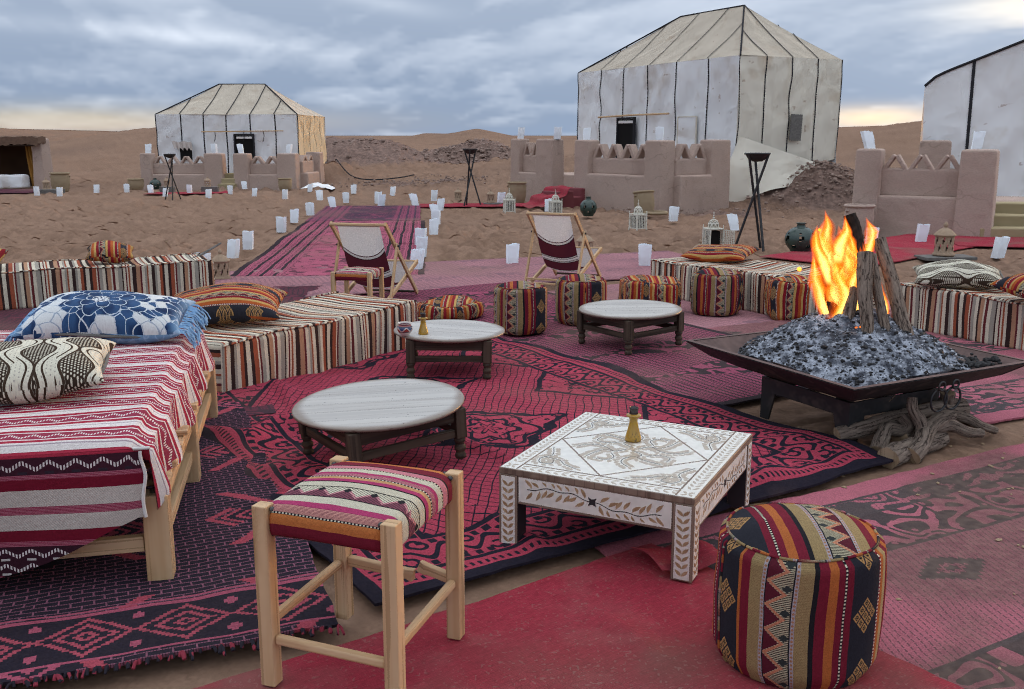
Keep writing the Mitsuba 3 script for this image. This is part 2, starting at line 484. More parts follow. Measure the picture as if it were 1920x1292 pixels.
def f_rug_a(p, n, uv):
    """Big red rug: vine borders between black guard lines, a black net and scalloped medallions in the field."""
    L, W = 2.78, 4.3
    u, v = uv.x + .012 * (noise(uv.x * 6, uv.y * 6) - .5), uv.y + .012 * (noise(uv.x * 6 + 30, uv.y * 6) - .5)
    eu, ev = dr.minimum(u, L - u), dr.minimum(v, W - v)
    e, s = dr.minimum(eu, ev), dr.select(eu < ev, v, u)
    red, nav = C(*RED), C(*NAVY)
    # field
    net = (tri((u * .8 + v * .6) / .046) < .13) | (tri((u * .8 - v * .6) / .046) < .13)
    U, V = u - L / 2, frac(v / 1.02) * 1.02 - .51
    st = .035 * tri(V / .16 + .5) + .02 * noise(u * 30, v * 30)
    md = dr.abs(U) * .62 + dr.abs(V) * .9 - .34 + st
    ring = dr.abs(md) < .022
    r = dr.sqrt(U * U + V * V)
    th = dr.atan2(V, U)
    fl = dr.abs(frac((r + .03 * dr.cos(6 * th)) / .105) - .5) < .13
    scr = dr.abs(fbm(u * 13, v * 13 + 9) - .5) < .035
    inside = sel((fl & (r < .30)) | (scr & (r > .1)), NAVY, RED)
    fieldc = dr.select(md < 0, inside, dr.select(net, nav, red))
    U2, V2 = dr.abs(U) - .98, frac(v / 1.02 + .5) * 1.02 - .51
    r2 = dr.abs(U2) * .9 + dr.abs(V2) * .7
    fieldc = dr.select(r2 < .30, sel((dr.abs(r2 - .28) < .018) | (dr.abs(fbm(u * 15 + 4, v * 15) - .5) < .045), NAVY, RED), fieldc)
    fieldc = dr.select(ring, nav, fieldc)
    # vine border
    t = (e - .155) / .215
    ph = s / .19
    cx = .5 + .22 * dr.sin(2 * PI * ph)
    vine = dr.abs(t - cx) < .075
    X, Y = (frac(ph * 2) - .5) * .095, (t - .5 + .26 * dr.cos(2 * PI * dr.floor(ph * 2) * .5 * 1.0)) * .215
    rr = dr.sqrt(X * X + Y * Y)
    curl = (dr.abs(rr - .030) < .0085) & (dr.atan2(Y, X) < 2.0)
    leaf = (dr.abs(t - .88) < .09) & (tri(s / .062) < .5) | (dr.abs(t - .10) < .08) & (tri(s / .062 + .3) < .5)
    bord = sel(vine | curl | leaf, NAVY, RED)
    bord2 = sel((tri(s / .034) < .42) & (e > .075) & (e < .105), NAVY, RED)
    c = dr.select(e > .385, fieldc, bord)
    c = dr.select((e > .37) & (e < .40) | (e < .155) & (e > .13), nav, c)
    c = dr.select(e < .13, bord2, c)
    c = dr.select(e < .058, nav, c)
    dust = smoothstep(.52, .74, fbm(p.x * 1.6 + 3, p.y * 1.6, 0, 4)) * .16
    c = c * rugw(u, v) * (0.84 + 0.32 * fbm(p.x * 2.3, p.y * 2.3))
    return mix(c, (.20, .125, .10), dust + .03 * noise(p.x * 70, p.y * 70))


def f_rug_b(p, n, uv):
    """Navy rug: pink brick net, stepped pink medallions, a border of nested diamonds."""
    u0, v0 = uv.x, uv.y
    u, v = q12(u0), q12(v0)
    pink, nav = C(.30, .065, .105), C(*NAVY)
    u1, v1 = (dr.floor(u0 / .006) + .5) * .006, (dr.floor(v0 / .006) + .5) * .006
    bu = frac(v1 / .030) < .21
    bv = (frac(u1 / .072 + .5 * dr.floor(v1 / .030)) < .10)
    c = sel(bu & (frac(u0 / .008) < .8) | bv, (.19, .072, .11), NAVY)
    U, V = frac((u - .42) / 1.02) * 1.02 - .51, frac((v - .62) / .92) * .92 - .46
    m = dr.abs(U) * .95 + dr.abs(V) * 1.35
    rings = tri(m / .066) < .5
    big = m < .27
    arms = (dr.abs(dr.abs(U) - dr.abs(V) * .9 - .07) < .030) & (dr.abs(V) < .30) & (m > .22)
    hooks = (dr.abs(dr.abs(U) - .32) + dr.abs(V) * 1.2 < .13)
    c = dr.select(m < .34, nav, c)
    c = dr.select(big & rings, pink, c)
    c = dr.select(arms | hooks & (tri((dr.abs(U) + dr.abs(V)) / .055) < .5), C(.30, .05, .075), c)
    e = dr.minimum(v, u + .0)
    x = dr.abs(frac(u / .31) - .5) * .31
    y = dr.abs(v - .21)
    dm = x + y * 1.15
    bord = sel((tri(dm / .058) < .42) & (dm < .16), (.30, .055, .08), NAVY)
    x2 = dr.abs(frac(u / .31 + .5) - .5) * .31
    bord = dr.select(dr.sqrt(x2 * x2 + dr.square(y - .10)) < .022, pink, bord)
    c = dr.select((v < .37) & (v > .05), bord, c)
    c = dr.select((dr.abs(v - .37) < .013) | (dr.abs(v - .055) < .010) | (dr.abs(v - .405) < .007), pink, c)
    c = c * rugw(u0, v0) * (0.8 + 0.4 * fbm(p.x * 2.3 + 8, p.y * 2.3))
    return mix(c, (.20, .125, .11), .05 * fbm(p.x * 2, p.y * 2) + .04 * noise(p.x * 90, p.y * 90))


def f_rug_d(p, n, uv):
    """Worn pink and charcoal rug, trodden full of sand."""
    u, v = uv.x, uv.y
    pink, dk = C(.36, .112, .145), C(.070, .056, .060)
    e = v
    wx, wy = u + .05 * (noise(u * 9, v * 9) - .5), v + .05 * (noise(u * 9 + 9, v * 9) - .5)
    vine = dr.abs(frac(4.5 * fbm(wx * 6.5, wy * 6.5, 3, 2)) - .5) < .25
    f1, f2, _ = voronoi(wx * 9, wy * 9)
    bord = sel(vine & (f1 > .12), (.062, .047, .05), (.36, .112, .145))
    net = tri((u * 1.1 + v * .45) / .030) < .22
    fld = dr.select(net & (tri(v / .024 + .5 * dr.floor(u / .06)) < .75), mix(pink, dk, .75), pink)
    U, V = frac(u / .72) * .72 - .36, frac(v / .62 + .12) * .62 - .31
    m = dr.abs(U) * .8 + dr.abs(V) * 1.25 + .05 * tri(U / .03) * .6
    fld = dr.select((m < .16) & ~((m > .045) & (m < .075)), dk, fld)
    inb = ((e > .30) & (e < .62)) | ((e > 1.30) & (e < 1.85))
    c = dr.select(inb, bord, fld)
    c = dr.select((e < .14), pink, c)
    c = dr.select((dr.abs(e - .15) < .009) | (dr.abs(e - .30) < .011) | (dr.abs(e - .62) < .010) | (dr.abs(e - 1.3) < .012), dk, c)
    c = dr.select((e > .16) & (e < .29) & vine, dk, c)
    c = c * rugw(u, v)
    soil = smoothstep(.46, .64, fbm(p.x * 1.25 + 1.9, p.y * 1.25 + .7, 0, 4) + .20 * dr.exp(-dr.square((p.x - 2.15) / .9) - dr.square((p.y - 3.95) / .42)))
    return mix(c, mix((.072, .052, .045), (.15, .105, .085), noise(p.x * 40, p.y * 40)), soil * .62 + .05 * noise(p.x * 80, p.y * 80))


def f_rug_m(p, n, uv):
    """The other patterned rugs; the hundreds of v choose the colouring."""
    k = dr.floor((uv.y + 50) / 100)
    u, v = uv.x, uv.y - k * 100
    wx, wy = u + .04 * (noise(u * 8, v * 8) - .5), v + .04 * (noise(u * 8 + 9, v * 8) - .5)
    g = fbm(wx * 9, wy * 9, 3, 2)
    scr = dr.abs(frac(2.5 * g) - .5) < .21
    dash = (tri(u / .05) < .3) | ((tri(v / .03) < .5) & (tri(u / .05) > .45) & (tri(u / .05) < .9))
    zone = tri(v / .74) + .5 * tri(u / 1.1) > .95
    # 0: purple navy with pink, 1: pink runner, 2: flat greyed pink, 3: wine, 4: dark purple runner
    fig = dr.select(zone, dr.select(scr, mi.Float(1), mi.Float(0)), dr.select(dash, mi.Float(1), mi.Float(0)))
    c0 = mix(NAVY, (.28, .055, .11), fig)
    ed = dr.minimum(u, 2.25 - u)
    bars = (tri(ed / .155 + .15) < .28) | ((tri(ed / .155 + .15) > .45) & (tri(v / .05) < .4) & (tri(ed / .0775) > .3))
    tile = dr.select((dr.abs(frac(2.2 * fbm(wx * 5, wy * 8, 5, 2)) - .5) < .13), mi.Float(1), mi.Float(0)) * .75
    inr = dr.select(ed < .62, dr.select(bars, mi.Float(1), mi.Float(0)), tile)
    c1 = mix((.36, .085, .14), NAVY, inr)
    c1 = dr.select(ed < .07, C(*NAVY), c1)
    c4 = mix((.055, .028, .055), (.235, .05, .10), dr.select(ed < .62, 1 - inr, tile))
    c2 = mix((.34, .16, .18), (.18, .10, .125), dr.select((tri(u / .06) < .4) & (tri(v / .022) < .6) | scr & zone, mi.Float(.8), mi.Float(0)))
    c3 = mix((.105, .022, .042), (.035, .018, .03), fig)
    c = dr.select(k < .5, c0, dr.select(k < 1.5, c1, dr.select(k < 2.5, c2, dr.select(k < 3.5, c3, c4))))
    c = dr.select((k < .5) & (dr.minimum(dr.minimum(u, v), 1.95 - u) < .07), C(*NAVY), c)
    c = c * rugw(u, v) * (0.82 + 0.36 * fbm(p.x * 2.1, p.y * 2.1))
    return mix(c, (.23, .145, .115), .10 + .30 * smoothstep(.45, .75, fbm(p.x * 1.1, p.y * 1.1 + 4, 0, 4)))


def f_rug_red(p, n, uv):
    u, v = uv.x, uv.y
    c = C(.27, .028, .045) * (0.75 + 0.5 * noise(u * 45, v * 700)) * (0.85 + 0.3 * noise(u * 600, v * 90))
    worn = smoothstep(.50, .72, fbm(p.x * 1.7 + 6.3, p.y * 1.7 + 2, 0, 4))
    c = mix(c, (.16, .085, .07), worn * .55)
    c = mix(c, (.15, .075, .06), .6 * dr.exp(-dr.square((p.x - .36) / .42) - dr.square((p.y - 2.72) / .22)) * (.5 + noise(p.x * 6, p.y * 6)))
    grit = smoothstep(.80, .86, noise(p.x * 130, p.y * 130))
    return mix(c, (.30, .20, .17), .10 * smoothstep(.35, .8, fbm(p.x * 9, p.y * 9)) + .25 * grit)


f_pile = lambda p, n, uv: 0.6 * noise(uv.x * 190, uv.y * 190) + 0.6 * tri(uv.y * 110) + 3 * fbm(uv.x * 9, uv.y * 9)
for k_, f_ in (('rug_net', f_rug_a), ('rug_navy', f_rug_b), ('rug_worn', f_rug_d), ('rug_mixed', f_rug_m), ('rug_red', f_rug_red)):
    prin(k_, f_, 0.95, 0.1, (f_pile, 0.0016, 8e-4))

# sand, earth, plaster, canvas -----------------------------------------------------


STONY = [(-7.6, 48, 5.0, 7.5, 1.9), (-5.9, 43, 2.6, 4.2, 1.1), (-12.4, 50, 4.5, 5.5, 1.4), (-2.9, 47.5, 2.9, 3.0, 2.2), (.1, 47, 3.4, 2.8, 1.9),
         (7.6, 24.3, 2.1, 1.9, 1.25), (-3.0, 32, 2.3, .8, .75), (4.5, 21.6, 1.5, .6, .7), (2.1, 4.6, .9, .5, .35)]


def f_sand(p, n, uv):
    """Sand, turning to stony earth on the heaps and banks."""
    stony = mi.Float(0)
    for a_, b_, c_, d_, e_ in STONY:
        stony = dr.maximum(stony, e_ * dr.exp(-dr.square((p.x - a_) / c_) - dr.square((p.y - b_) / d_)))
    stony = dr.minimum(stony, 1)
    c = mix((.200, .123, .084), (.250, .158, .111), fbm(p.x * .7, p.y * .7, 0, 3))
    c = mix(c, (.155, .10, .076), .5 * smoothstep(.5, .8, fbm(p.x * .16, p.y * .16 + 9, 0, 3)))
    gr = noise(p.x * 85, p.y * 85)
    c = c * (0.82 + 0.36 * gr * noise(p.x * 23, p.y * 23) + .1 * noise(p.x * 300, p.y * 300))
    st = smoothstep(.35, .65, stony + .35 * (fbm(p.x * 3, p.y * 3, p.z * 3, 3) - .5))
    rock = mix((.125, .082, .068), (.225, .152, .125), fbm(p.x * 6, p.y * 6, p.z * 6, 3)) * (0.6 + 0.8 * noise(p.x * 14, p.y * 14, p.z * 14))
    c = mix(c, rock, st)
    return c


f_sandb = lambda p, n, uv: 0.13 * dr.abs(fbm(p.x * 2.6, p.y * 2.0, 0, 3) - .5) * smoothstep(4, 12, p.y) + 0.028 * fbm(p.x * 5, p.y * 5, 0, 4) + 0.0035 * noise(p.x * 60, p.y * 60)
prin('sand', f_sand, 0.95, 0.1, (f_sandb, 1.0, 3e-3))


def f_adobe(p, n, uv):
    c = mix((.375, .278, .232), (.455, .348, .292), fbm(p.x * 1.4, p.y * 1.4, p.z * 1.4, 4))
    c = mix(c, (.44, .34, .29), .5 * smoothstep(.55, .8, fbm(p.x * 5 + 3, p.y * 5, p.z * 2, 4)))
    c = mix(c, (.25, .175, .15), .5 * smoothstep(.50, .80, fbm(p.x * 1.3 + 7 + p.y * 1.3, p.z * .55, p.y * .9, 5)))
    crack = smoothstep(.016, .0, dr.abs(fbm(p.x * 1.9 + p.y * 1.3, p.z * 2.3, p.y * 1.1, 4) - .5)) * smoothstep(.45, .65, fbm(p.x * .9, p.y * .9, p.z * .9, 2))
    return mix(c, (.13, .085, .07), crack * .30) * (0.9 + 0.2 * noise(p.x * 60, p.y * 60, p.z * 60))


prin('adobe', f_adobe, 0.95, 0.1, (lambda p, n, uv: fbm(p.x * 7, p.y * 7, p.z * 7, 5), 0.022, 4e-3))


def canvas(base, dirt, k):
    def fn(p, n, uv):
        u, v = uv.x, uv.y     # v = metres below the eaves on the walls
        c = C(*base) * (0.93 + 0.14 * fbm(u * 1.1, v * 1.1, k, 3))
        run = smoothstep(.56, .80, fbm(u * 2.8 + .5 * noise(u * 2, v * 3), v * 1.3 + k, 2, 4)) * dr.exp(-v * 1.5)
        c = mix(c, dirt, .42 * run)
        hem = smoothstep(.60, .86, fbm(u * 2.2, v * 2.2, k + 4, 4))
        c = mix(c, dirt, .34 * hem)
        spot = smoothstep(.91, .95, noise(u * 4.5, v * 7, k)) * smoothstep(.3, .7, noise(u * 30, v * 30))
        c = mix(c, (.24, .115, .05), .45 * spot)
        return c
    return fn


f_canb = lambda p, n, uv: 1 - dr.abs(fbm(uv.x * 1.3 + .9 * noise(uv.x, uv.y) + .6 * uv.y, uv.y * 1.1 - .4 * uv.x, 1, 3) - .5) * 2 + .25 * fbm(uv.x * 4, uv.y * 3, 3, 2)
prin('canvas_white', canvas((.72, .73, .74), (.42, .33, .24), 1.0), 0.85, 0.2, (f_canb, 0.055, 8e-3))
prin('canvas_side', canvas((.66, .62, .53), (.40, .29, .18), 3.0), 0.85, 0.2, (f_canb, 0.07, 8e-3))
prin('canvas_tan', canvas((.60, .50, .34), (.38, .26, .14), 5.0), 0.85, 0.2, (f_canb, 0.04, 6e-3))
prin('canvas_roof', canvas((.47, .41, .33), (.30, .22, .15), 7.0), 0.85, 0.2, (f_canb, 0.04, 6e-3))
prin('trim_black', (.018, .018, .022), 0.8)

# wood, metal, clay -------------------------------------------------------------------


def grain(a, b, dark, sx=2.0, sy=42.0, kn=.9):
    def fn(p, n, uv):
        u, v = uv.x, uv.y
        w = fbm(u * sx + .7 * noise(u * 3, v * 9), v * sy, 0, 3)
        c = mix(a, b, smoothstep(.3, .7, w))
        ln = smoothstep(.66, .74, fbm(u * sx * .8 + 5, v * sy * 3, 2, 2))
        c = mix(c, dark, .55 * ln)
        kx = dr.square((frac(u * .9 + .3) - .5) * 8) + dr.square((frac(v * 9) - .5) * 5)
        c = mix(c, dark, kn * dr.exp(-kx * 6) * cell_rand(dr.floor(u * .9 + .3), dr.floor(v * 9)))
        return mix(c, dark, .30 * smoothstep(.6, .85, fbm(u * 4, v * 11, 7, 3)))
    return fn


f_grb = lambda p, n, uv: fbm(uv.x * 4, uv.y * 120, 0, 3)
prin('pale_wood', grain((.50, .315, .165), (.57, .39, .225), (.26, .135, .055)), 0.6, 0.35, (f_grb, 0.0009, 6e-4))
prin('dark_wood', grain((.038, .026, .018), (.078, .055, .038), (.014, .010, .008), kn=.3), 0.65, 0.3, (f_grb, 0.003, 6e-4))


def f_plank(p, n, uv):
    """Bleached plank table top; boards .13 wide run along u."""
    u, v = uv.x, uv.y
    b = dr.floor(v / .135)
    w = fbm(u * 2.4 + b * 7, v * 34 + b * 3, 0, 4)
    c = mix((.385, .365, .335), (.45, .43, .395), smoothstep(.2, .8, w)) * (0.93 + .14 * cell_rand(b, 3))
    c = mix(c, (.20, .165, .13), .32 * smoothstep(.62, .80, fbm(u * 1.7 + 11, v * 60 + b, 3, 2)))
    seam = dr.abs(frac(v / .135) - .5) > .488
    c = dr.select(seam, c * .55, c)
    nail = dr.square((frac(u / .33 + .37 * cell_rand(b, 1)) - .5) * .33) + dr.square((frac(v / .135) - .25) * .135)
    c = dr.select(dr.sqrt(nail) < .0042, C(.05, .04, .035), c)
    e = dr.sqrt(u * u + v * v)
    return mix(c, (.16, .105, .07), .75 * smoothstep(.372, .42, e + .03 * noise(u * 9, v * 9)))


prin('plank_top', f_plank, 0.34, 0.5, (f_grb, 0.0010, 6e-4))
prin('bone_inlay', lambda p, n, uv: C(.68, .66, .60) * (0.93 + 0.12 * noise(uv.x * 60, uv.y * 60)), 0.30, 0.5)
prin('leaf_inlay', lambda p, n, uv: mix((.25, .155, .085), (.42, .285, .17), noise(uv.x * 37, uv.y * 37)) * (.9 + .2 * noise(uv.x * 300, uv.y * 300)), 0.34, 0.5)
prin('leaf_pale', (.40, .335, .26), 0.34, 0.5)
prin('edge_wood', grain((.17, .115, .085), (.23, .165, .125), (.09, .06, .045), kn=0), 0.45, 0.4)
prin('ebony', (.020, .019, .022), 0.45, 0.4)
prin('black_iron', lambda p, n, uv: mix((.014, .014, .016), (.045, .036, .032), smoothstep(.5, .8, fbm(p.x * 16, p.y * 16, p.z * 16, 3))), 0.55, 0.5)
prin('rust_iron', lambda p, n, uv: mix((.085, .052, .048), (.16, .098, .085), fbm(p.x * 7, p.y * 7, p.z * 7, 4)) * (.8 + .4 * noise(p.x * 50, p.y * 50)), 0.7, 0.4)
prin('white_metal', lambda p, n, uv: mix((.60, .58, .50), (.42, .36, .28), smoothstep(.55, .8, fbm(p.x * 25, p.y * 25, p.z * 25, 3))), 0.5, 0.4)
prin('clay', lambda p, n, uv: mix((.300, .215, .150), (.40, .30, .215), fbm(p.x * 9, p.y * 9, p.z * 22, 3)), 0.9, 0.1, (lambda p, n, uv: fbm(p.x * 18, p.y * 18, p.z * 60, 3), 0.006, 2e-3))
prin('clay_jar', lambda p, n, uv: mix((.27, .20, .125), (.345, .265, .175), fbm(p.x * 4, p.y * 4, p.z * 14, 4)), 0.85, 0.15, (lambda p, n, uv: fbm(p.x * 9, p.y * 9, p.z * 50, 3), 0.006, 2e-3))
prin('green_glaze', lambda p, n, uv: mix((.012, .030, .024), (.035, .065, .052), fbm(p.x * 22, p.y * 22, p.z * 22, 3)), 0.25, 0.5, clearcoat=0.6)
prin('soot', (.012, .011, .011), 0.95, 0.1)  # flat black standing in for the shade inside doorways, window and lanterns
prin('yellow_glaze', lambda p, n, uv: mix(mix((.40, .235, .025), (.30, .15, .015), fbm(uv.x * 9, uv.y * 40, 0, 3)), (.06, .04, .02), .9 * smoothstep(.76, .80, noise(uv.x * 38, uv.y * 130)) * smoothstep(.05, .02, uv.y)), 0.12, 0.5, clearcoat=0.8)
prin('dark_glaze', (.022, .017, .016), 0.12, 0.5, clearcoat=0.8)


def f_bowl(p, n, uv):
    z = tri(uv.x * 5)
    t = (uv.y - .030) / .030
    c = sel(dr.abs(t - z) < .16, (.55, .50, .46), sel(t > z, (.035, .06, .15), (.30, .045, .04)))
    c = dr.select((uv.y < .028) | (uv.y > .078), C(.60, .52, .47), c)
    c = dr.select((dr.abs(uv.y - .029) < .0025) | (dr.abs(uv.y - .062) < .002), C(.03, .03, .05), c)
    return dr.select((uv.y > .066) & (uv.y < .075), C(.33, .08, .065), c)


prin('painted_glaze', f_bowl, 0.18, 0.5, clearcoat=0.6)
scene['paper'] = {'type': 'principledthin', 'base_color': {'type': 'rgb', 'value': [.88, .94, .99]}, 'roughness': 0.9, 'diff_trans': 0.25, 'spec_trans': 0.0}
prin('cream_plaster', lambda p, n, uv: mix((.28, .225, .125), (.36, .295, .18), fbm(p.x * 3, p.y * 3, p.z * 6, 4)), 0.9)
prin('red_plaster', lambda p, n, uv: mix((.15, .035, .042), (.22, .062, .07), fbm(p.x * 4, p.y * 4, p.z * 4, 4)), 0.85)
prin('grey_block', lambda p, n, uv: mix((.10, .095, .09), (.17, .16, .15), noise(p.x * 30, p.y * 30, p.z * 30)), 0.95)
prin('thatch', lambda p, n, uv: mix((.20, .125, .085), (.085, .052, .038), fbm(p.x * 14, p.y * 3, p.z * 14, 3)), 0.95)
prin('brown_drape', lambda p, n, uv: mix((.030, .014, .007), (.06, .030, .012), noise(p.x * 4, p.y * 4, p.z * 4)), 0.95)
prin('mustard_drape', (.30, .145, .028), 0.9, sheen=.3)
scene['deck_cloth'] = {'type': 'principledthin', 'base_color': mikit.proc(lambda p, n, uv: bands(uv.y, [(.30, (.74, .71, .68)), (.012, (.07, .018, .026)), (.03, (.54, .50, .48)), (.012, (.03, .012, .016)), (.19, (.085, .018, .028)), (.011, (.03, .012, .016)), (.014, (.45, .41, .40)), (.008, (.03, .012, .016)), (.030, (.56, .52, .52)), (.008, (.03, .012, .016)), (.014, (.45, .41, .40)), (.011, (.03, .012, .016)), (.17, (.085, .018, .028)), (.012, (.45, .41, .40)), (.03, (.56, .52, .52)), (.012, (.03, .012, .016)), (.20, (.085, .018, .028)), (.5, (.54, .50, .48))]) * (.8 + .4 * noise(uv.x * 300, uv.y * 300))), 'roughness': 0.9, 'diff_trans': 0.9, 'spec_trans': 0.0}
prin('cotton_white', (.62, .60, .58), 0.9)
prin('blue_yarn', lambda p, n, uv: mix((.13, .28, .50), (.28, .44, .62), noise(p.x * 90, p.y * 90, p.z * 90)), 0.95)
prin('tan_yarn', (.24, .16, .11), 0.95)
prin('dark_yarn', lambda p, n, uv: sel(noise(p.x * 60, p.y * 60) > .62, (.24, .03, .05), (.020, .016, .024)), 0.95)


def f_bark(p, n, uv):
    """uv = (metres along, fraction round)."""
    u, v = uv.x, uv.y
    w = dr.abs(fbm(u * 11 + 1.2 * noise(u * 20, v * 9), tri(v * .5) * 30, 0, 2) - .5)
    c = mix((.045, .033, .028), (.20, .155, .125), smoothstep(.01, .11, w))
    c = mix(c, (.27, .215, .175), .6 * smoothstep(.5, .75, fbm(u * 14, tri(v * .5) * 20, 5, 2)))
    return c * (0.75 + 0.5 * noise(u * 60, v * 90))


f_barkb = lambda p, n, uv: smoothstep(.0, .12, dr.abs(fbm(uv.x * 11 + 1.2 * noise(uv.x * 20, uv.y * 9), tri(uv.y * .5) * 30, 0, 2) - .5))
prin('bark', f_bark, 0.95, 0.1, (f_barkb, 0.006, 1.5e-3))
prin('char', lambda p, n, uv: mix((.010, .009, .009), (.040, .030, .025), noise(p.x * 60, p.y * 60, p.z * 60)), 0.9, 0.2, (f_barkb, 0.004, 1.5e-3))
prin('split_wood', grain((.30, .21, .13), (.40, .29, .19), (.12, .08, .05), 3, 60, 0), 0.8)


def f_ash(p, n, uv):
    c = mix((.055, .060, .075), (.40, .43, .49), smoothstep(.30, .72, fbm(p.x * 26, p.y * 26, p.z * 26, 4)))
    c = mix(c, (.045, .042, .045), .85 * smoothstep(.52, .70, fbm(p.x * 7 + 3, p.y * 7, p.z * 7, 4)))
    c = mix(c, (.19, .13, .10), .8 * smoothstep(.66, .76, fbm(p.x * 5, p.y * 5 + 8, p.z * 5, 3)))
    return c * (0.7 + 0.6 * noise(p.x * 130, p.y * 130, p.z * 130))


prin('ash', f_ash, 0.95, 0.1, (lambda p, n, uv: fbm(p.x * 40, p.y * 40, p.z * 40, 4), 0.012, 1.5e-3))
prin('ash_pale', (.37, .395, .44), 0.95, 0.1)
prin('ash_mid', (.145, .155, .18), 0.95, 0.1)
prin('coal', (.022, .021, .022), 0.7, 0.3)
prin('stone', lambda p, n, uv: mix((.17, .12, .10), (.33, .24, .20), noise(p.x * 3, p.y * 3, p.z * 3)) * (.8 + .4 * noise(p.x * 25, p.y * 25, p.z * 25)), 0.95)
# ---------------------------------------------------------------- terrain
# rugs: key name, bsdf, origin, direction of u, length along u, width along v (to the left of u), layer height, uv offset of v, wrinkle height, label
def unit(a):
    a = np.asarray(a, float)
    return a / np.linalg.norm(a)


RUGS = [
    ('rug', 'rug_mixed', (-3.9, 9.15), (.93, .36), 7.4, 2.25, .012, 200, .012, 'long greyed pink rug lying behind the round tables, under both deck chairs', 'back'),
    ('rug', 'rug_mixed', (-5.9, 5.5), (1, .15), 4.6, 4.5, .010, 300, .010, 'wine coloured rug at the left, behind the red and white daybed', ''),
    ('rug', 'rug_mixed', (2.15, 6.65), (.845, .535), 2.9, 4.0, .010, 200, .010, 'greyed pink rug under the striped bench right of the poufs', ''),
    ('rug', 'rug_mixed', (.97, 5.50), (.845, .535), 1.95, 5.0, .022, 0, .030, 'crumpled purple and pink patterned rug under the farthest round table', ''),
    ('rug', 'rug_worn', (2.62, 5.32), (.90, .44), 3.2, 3.0, .012, 0, .010, 'faded pink rug at the right edge behind the fire bowl', ''),
    ('rug', 'rug_worn', (.30, 3.68), (.88, .475), 4.6, 4.2, .012, 0, .008, 'trodden pink and charcoal rug at the lower right, full of sand', 'down'),
    ('rug', 'rug_net', (-.47, 3.12), (.845, .535), 2.78, 4.3, .034, 0, .080, 'big red rug with black net pattern under two round tables and the inlaid table', ''),
    ('rug', 'rug_mixed', (-2.75, 4.95), (.93, .36), 1.5, 1.0, .044, 300, .006, 'small wine rug end with black edge beside the daybed leg', ''),
    ('rug', 'rug_navy', (-.55, 2.935), (-.932, -.362), 4.2, 3.15, .052, 0, .014, 'navy rug with pink brick net and diamond border under the daybed', 'flip'),
    ('rug', 'rug_red', (.57, 3.655), (-.82, -.57), 3.6, 2.6, .022, 0, .012, 'plain worn red kilim in front, under the near stool and pouf', 'flipd'),
    ('runner_rug', 'rug_mixed', (-3.27, 11.30), (1, .085), 2.25, 3.4, .016, 100, .008, 'nearest pink length of the runner beside the left deck chair', ''),
    ('runner_rug', 'rug_mixed', (-3.55, 14.6), (1, .085), 2.25, 4.2, .022, 100, .008, 'middle pink length of the runner between two rows of paper bags', ''),
    ('runner_rug', 'rug_mixed', (-3.90, 18.7), (1, .085), 2.15, 4.1, .028, 400, .008, 'farthest dark purple length of the runner towards the tents', ''),
    ('red_carpet', 'rug_red', (4.35, 12.1), (.72, .69), 5.6, 1.5, .018, 0, .016, 'red carpet strip leading across the sand to the right-hand steps', ''),
    ('red_carpet', 'rug_red', (6.55, 14.4), (.98, -.2), 3.2, 1.9, .030, 0, .018, 'wide red carpet at the foot of the yellow steps on the right', ''),
    ('red_carpet', 'rug_red', (-2.1, 22.6), (.99, .10), 3.0, 1.0, .016, 0, .05, 'narrow red carpet strip behind the middle torch stand', ''),
    ('faded_cloth', 'rug_red', (-10.2, 27.6), (.97, .2), 2.3, .8, .016, 0, .06, 'faded red cloth lying before the far left wall', ''),
    ('hut_carpet', 'rug_mixed', (-19.0, 28.2), (1, .02), 5.2, 2.2, .016, 300, .01, 'wine carpet spread in front of the thatched hut', ''),
]


def gauss(x, y, cx, cy, sx, sy, h, rot=0.0, pw=1.0):
    c, s = math.cos(rot), math.sin(rot)
    a, b = (x - cx) * c + (y - cy) * s, -(x - cx) * s + (y - cy) * c
    return h * np.exp(-((a / sx) ** 2 + (b / sy) ** 2) ** pw)


def macro(x, y):
    z = gauss(x, y, 3.0, 38, 7, 6.5, .95)                         # sand swell in the middle
    z = z + gauss(x, y, -21.5, 69, 11.5, 13, 2.30, 0.1) + gauss(x, y, -14.5, 62, 4, 9, .4)   # dune behind the left tent
    z = z + gauss(x, y, 40, 62, 24, 13, 3.6, -0.12)                # dune on the right
    z = z + gauss(x, y, 7.4, 24.7, 1.75, 1.5, .95, 0, 1.3)          # dirt bank at the big tent
    z = z + gauss(x, y, 4.9, 23.6, 1.1, .8, .28)
    z = z + gauss(x, y, -6.2, 34.8, 1.0, 1.4, .62)                 # bank at the left tent
    # far dunes
    z = z + gauss(x, y, -6.9, 200, 6.4, 14, 2.05, 0, .75) + gauss(x, y, -17.0, 196, 4.2, 12, .95, 0, .9) + gauss(x, y, -31, 200, 6, 14, .55, 0, .9)
    z = z + gauss(x, y, -10, 205, 60, 26, .75, 0, 1.5) + gauss(x, y, 24, 150, 18, 22, .9)
    z = z + gauss(x, y, -118, 215, 17, 20, 2.8, 0, .9) + gauss(x, y, -89, 205, 5.0, 16, 1.25, 0, .9) + gauss(x, y, -110, 230, 50, 30, 1.3)
    z = z + gauss(x, y, 120, 260, 90, 60, 4.5) + gauss(x, y, -260, 420, 160, 90, 5)
    z = z + 3.0 * np.clip((np.hypot(x, y) - 420) / 1500, 0, 1) * vn(np.stack([x, y, 0 * x], -1), .004, 3)
    return z


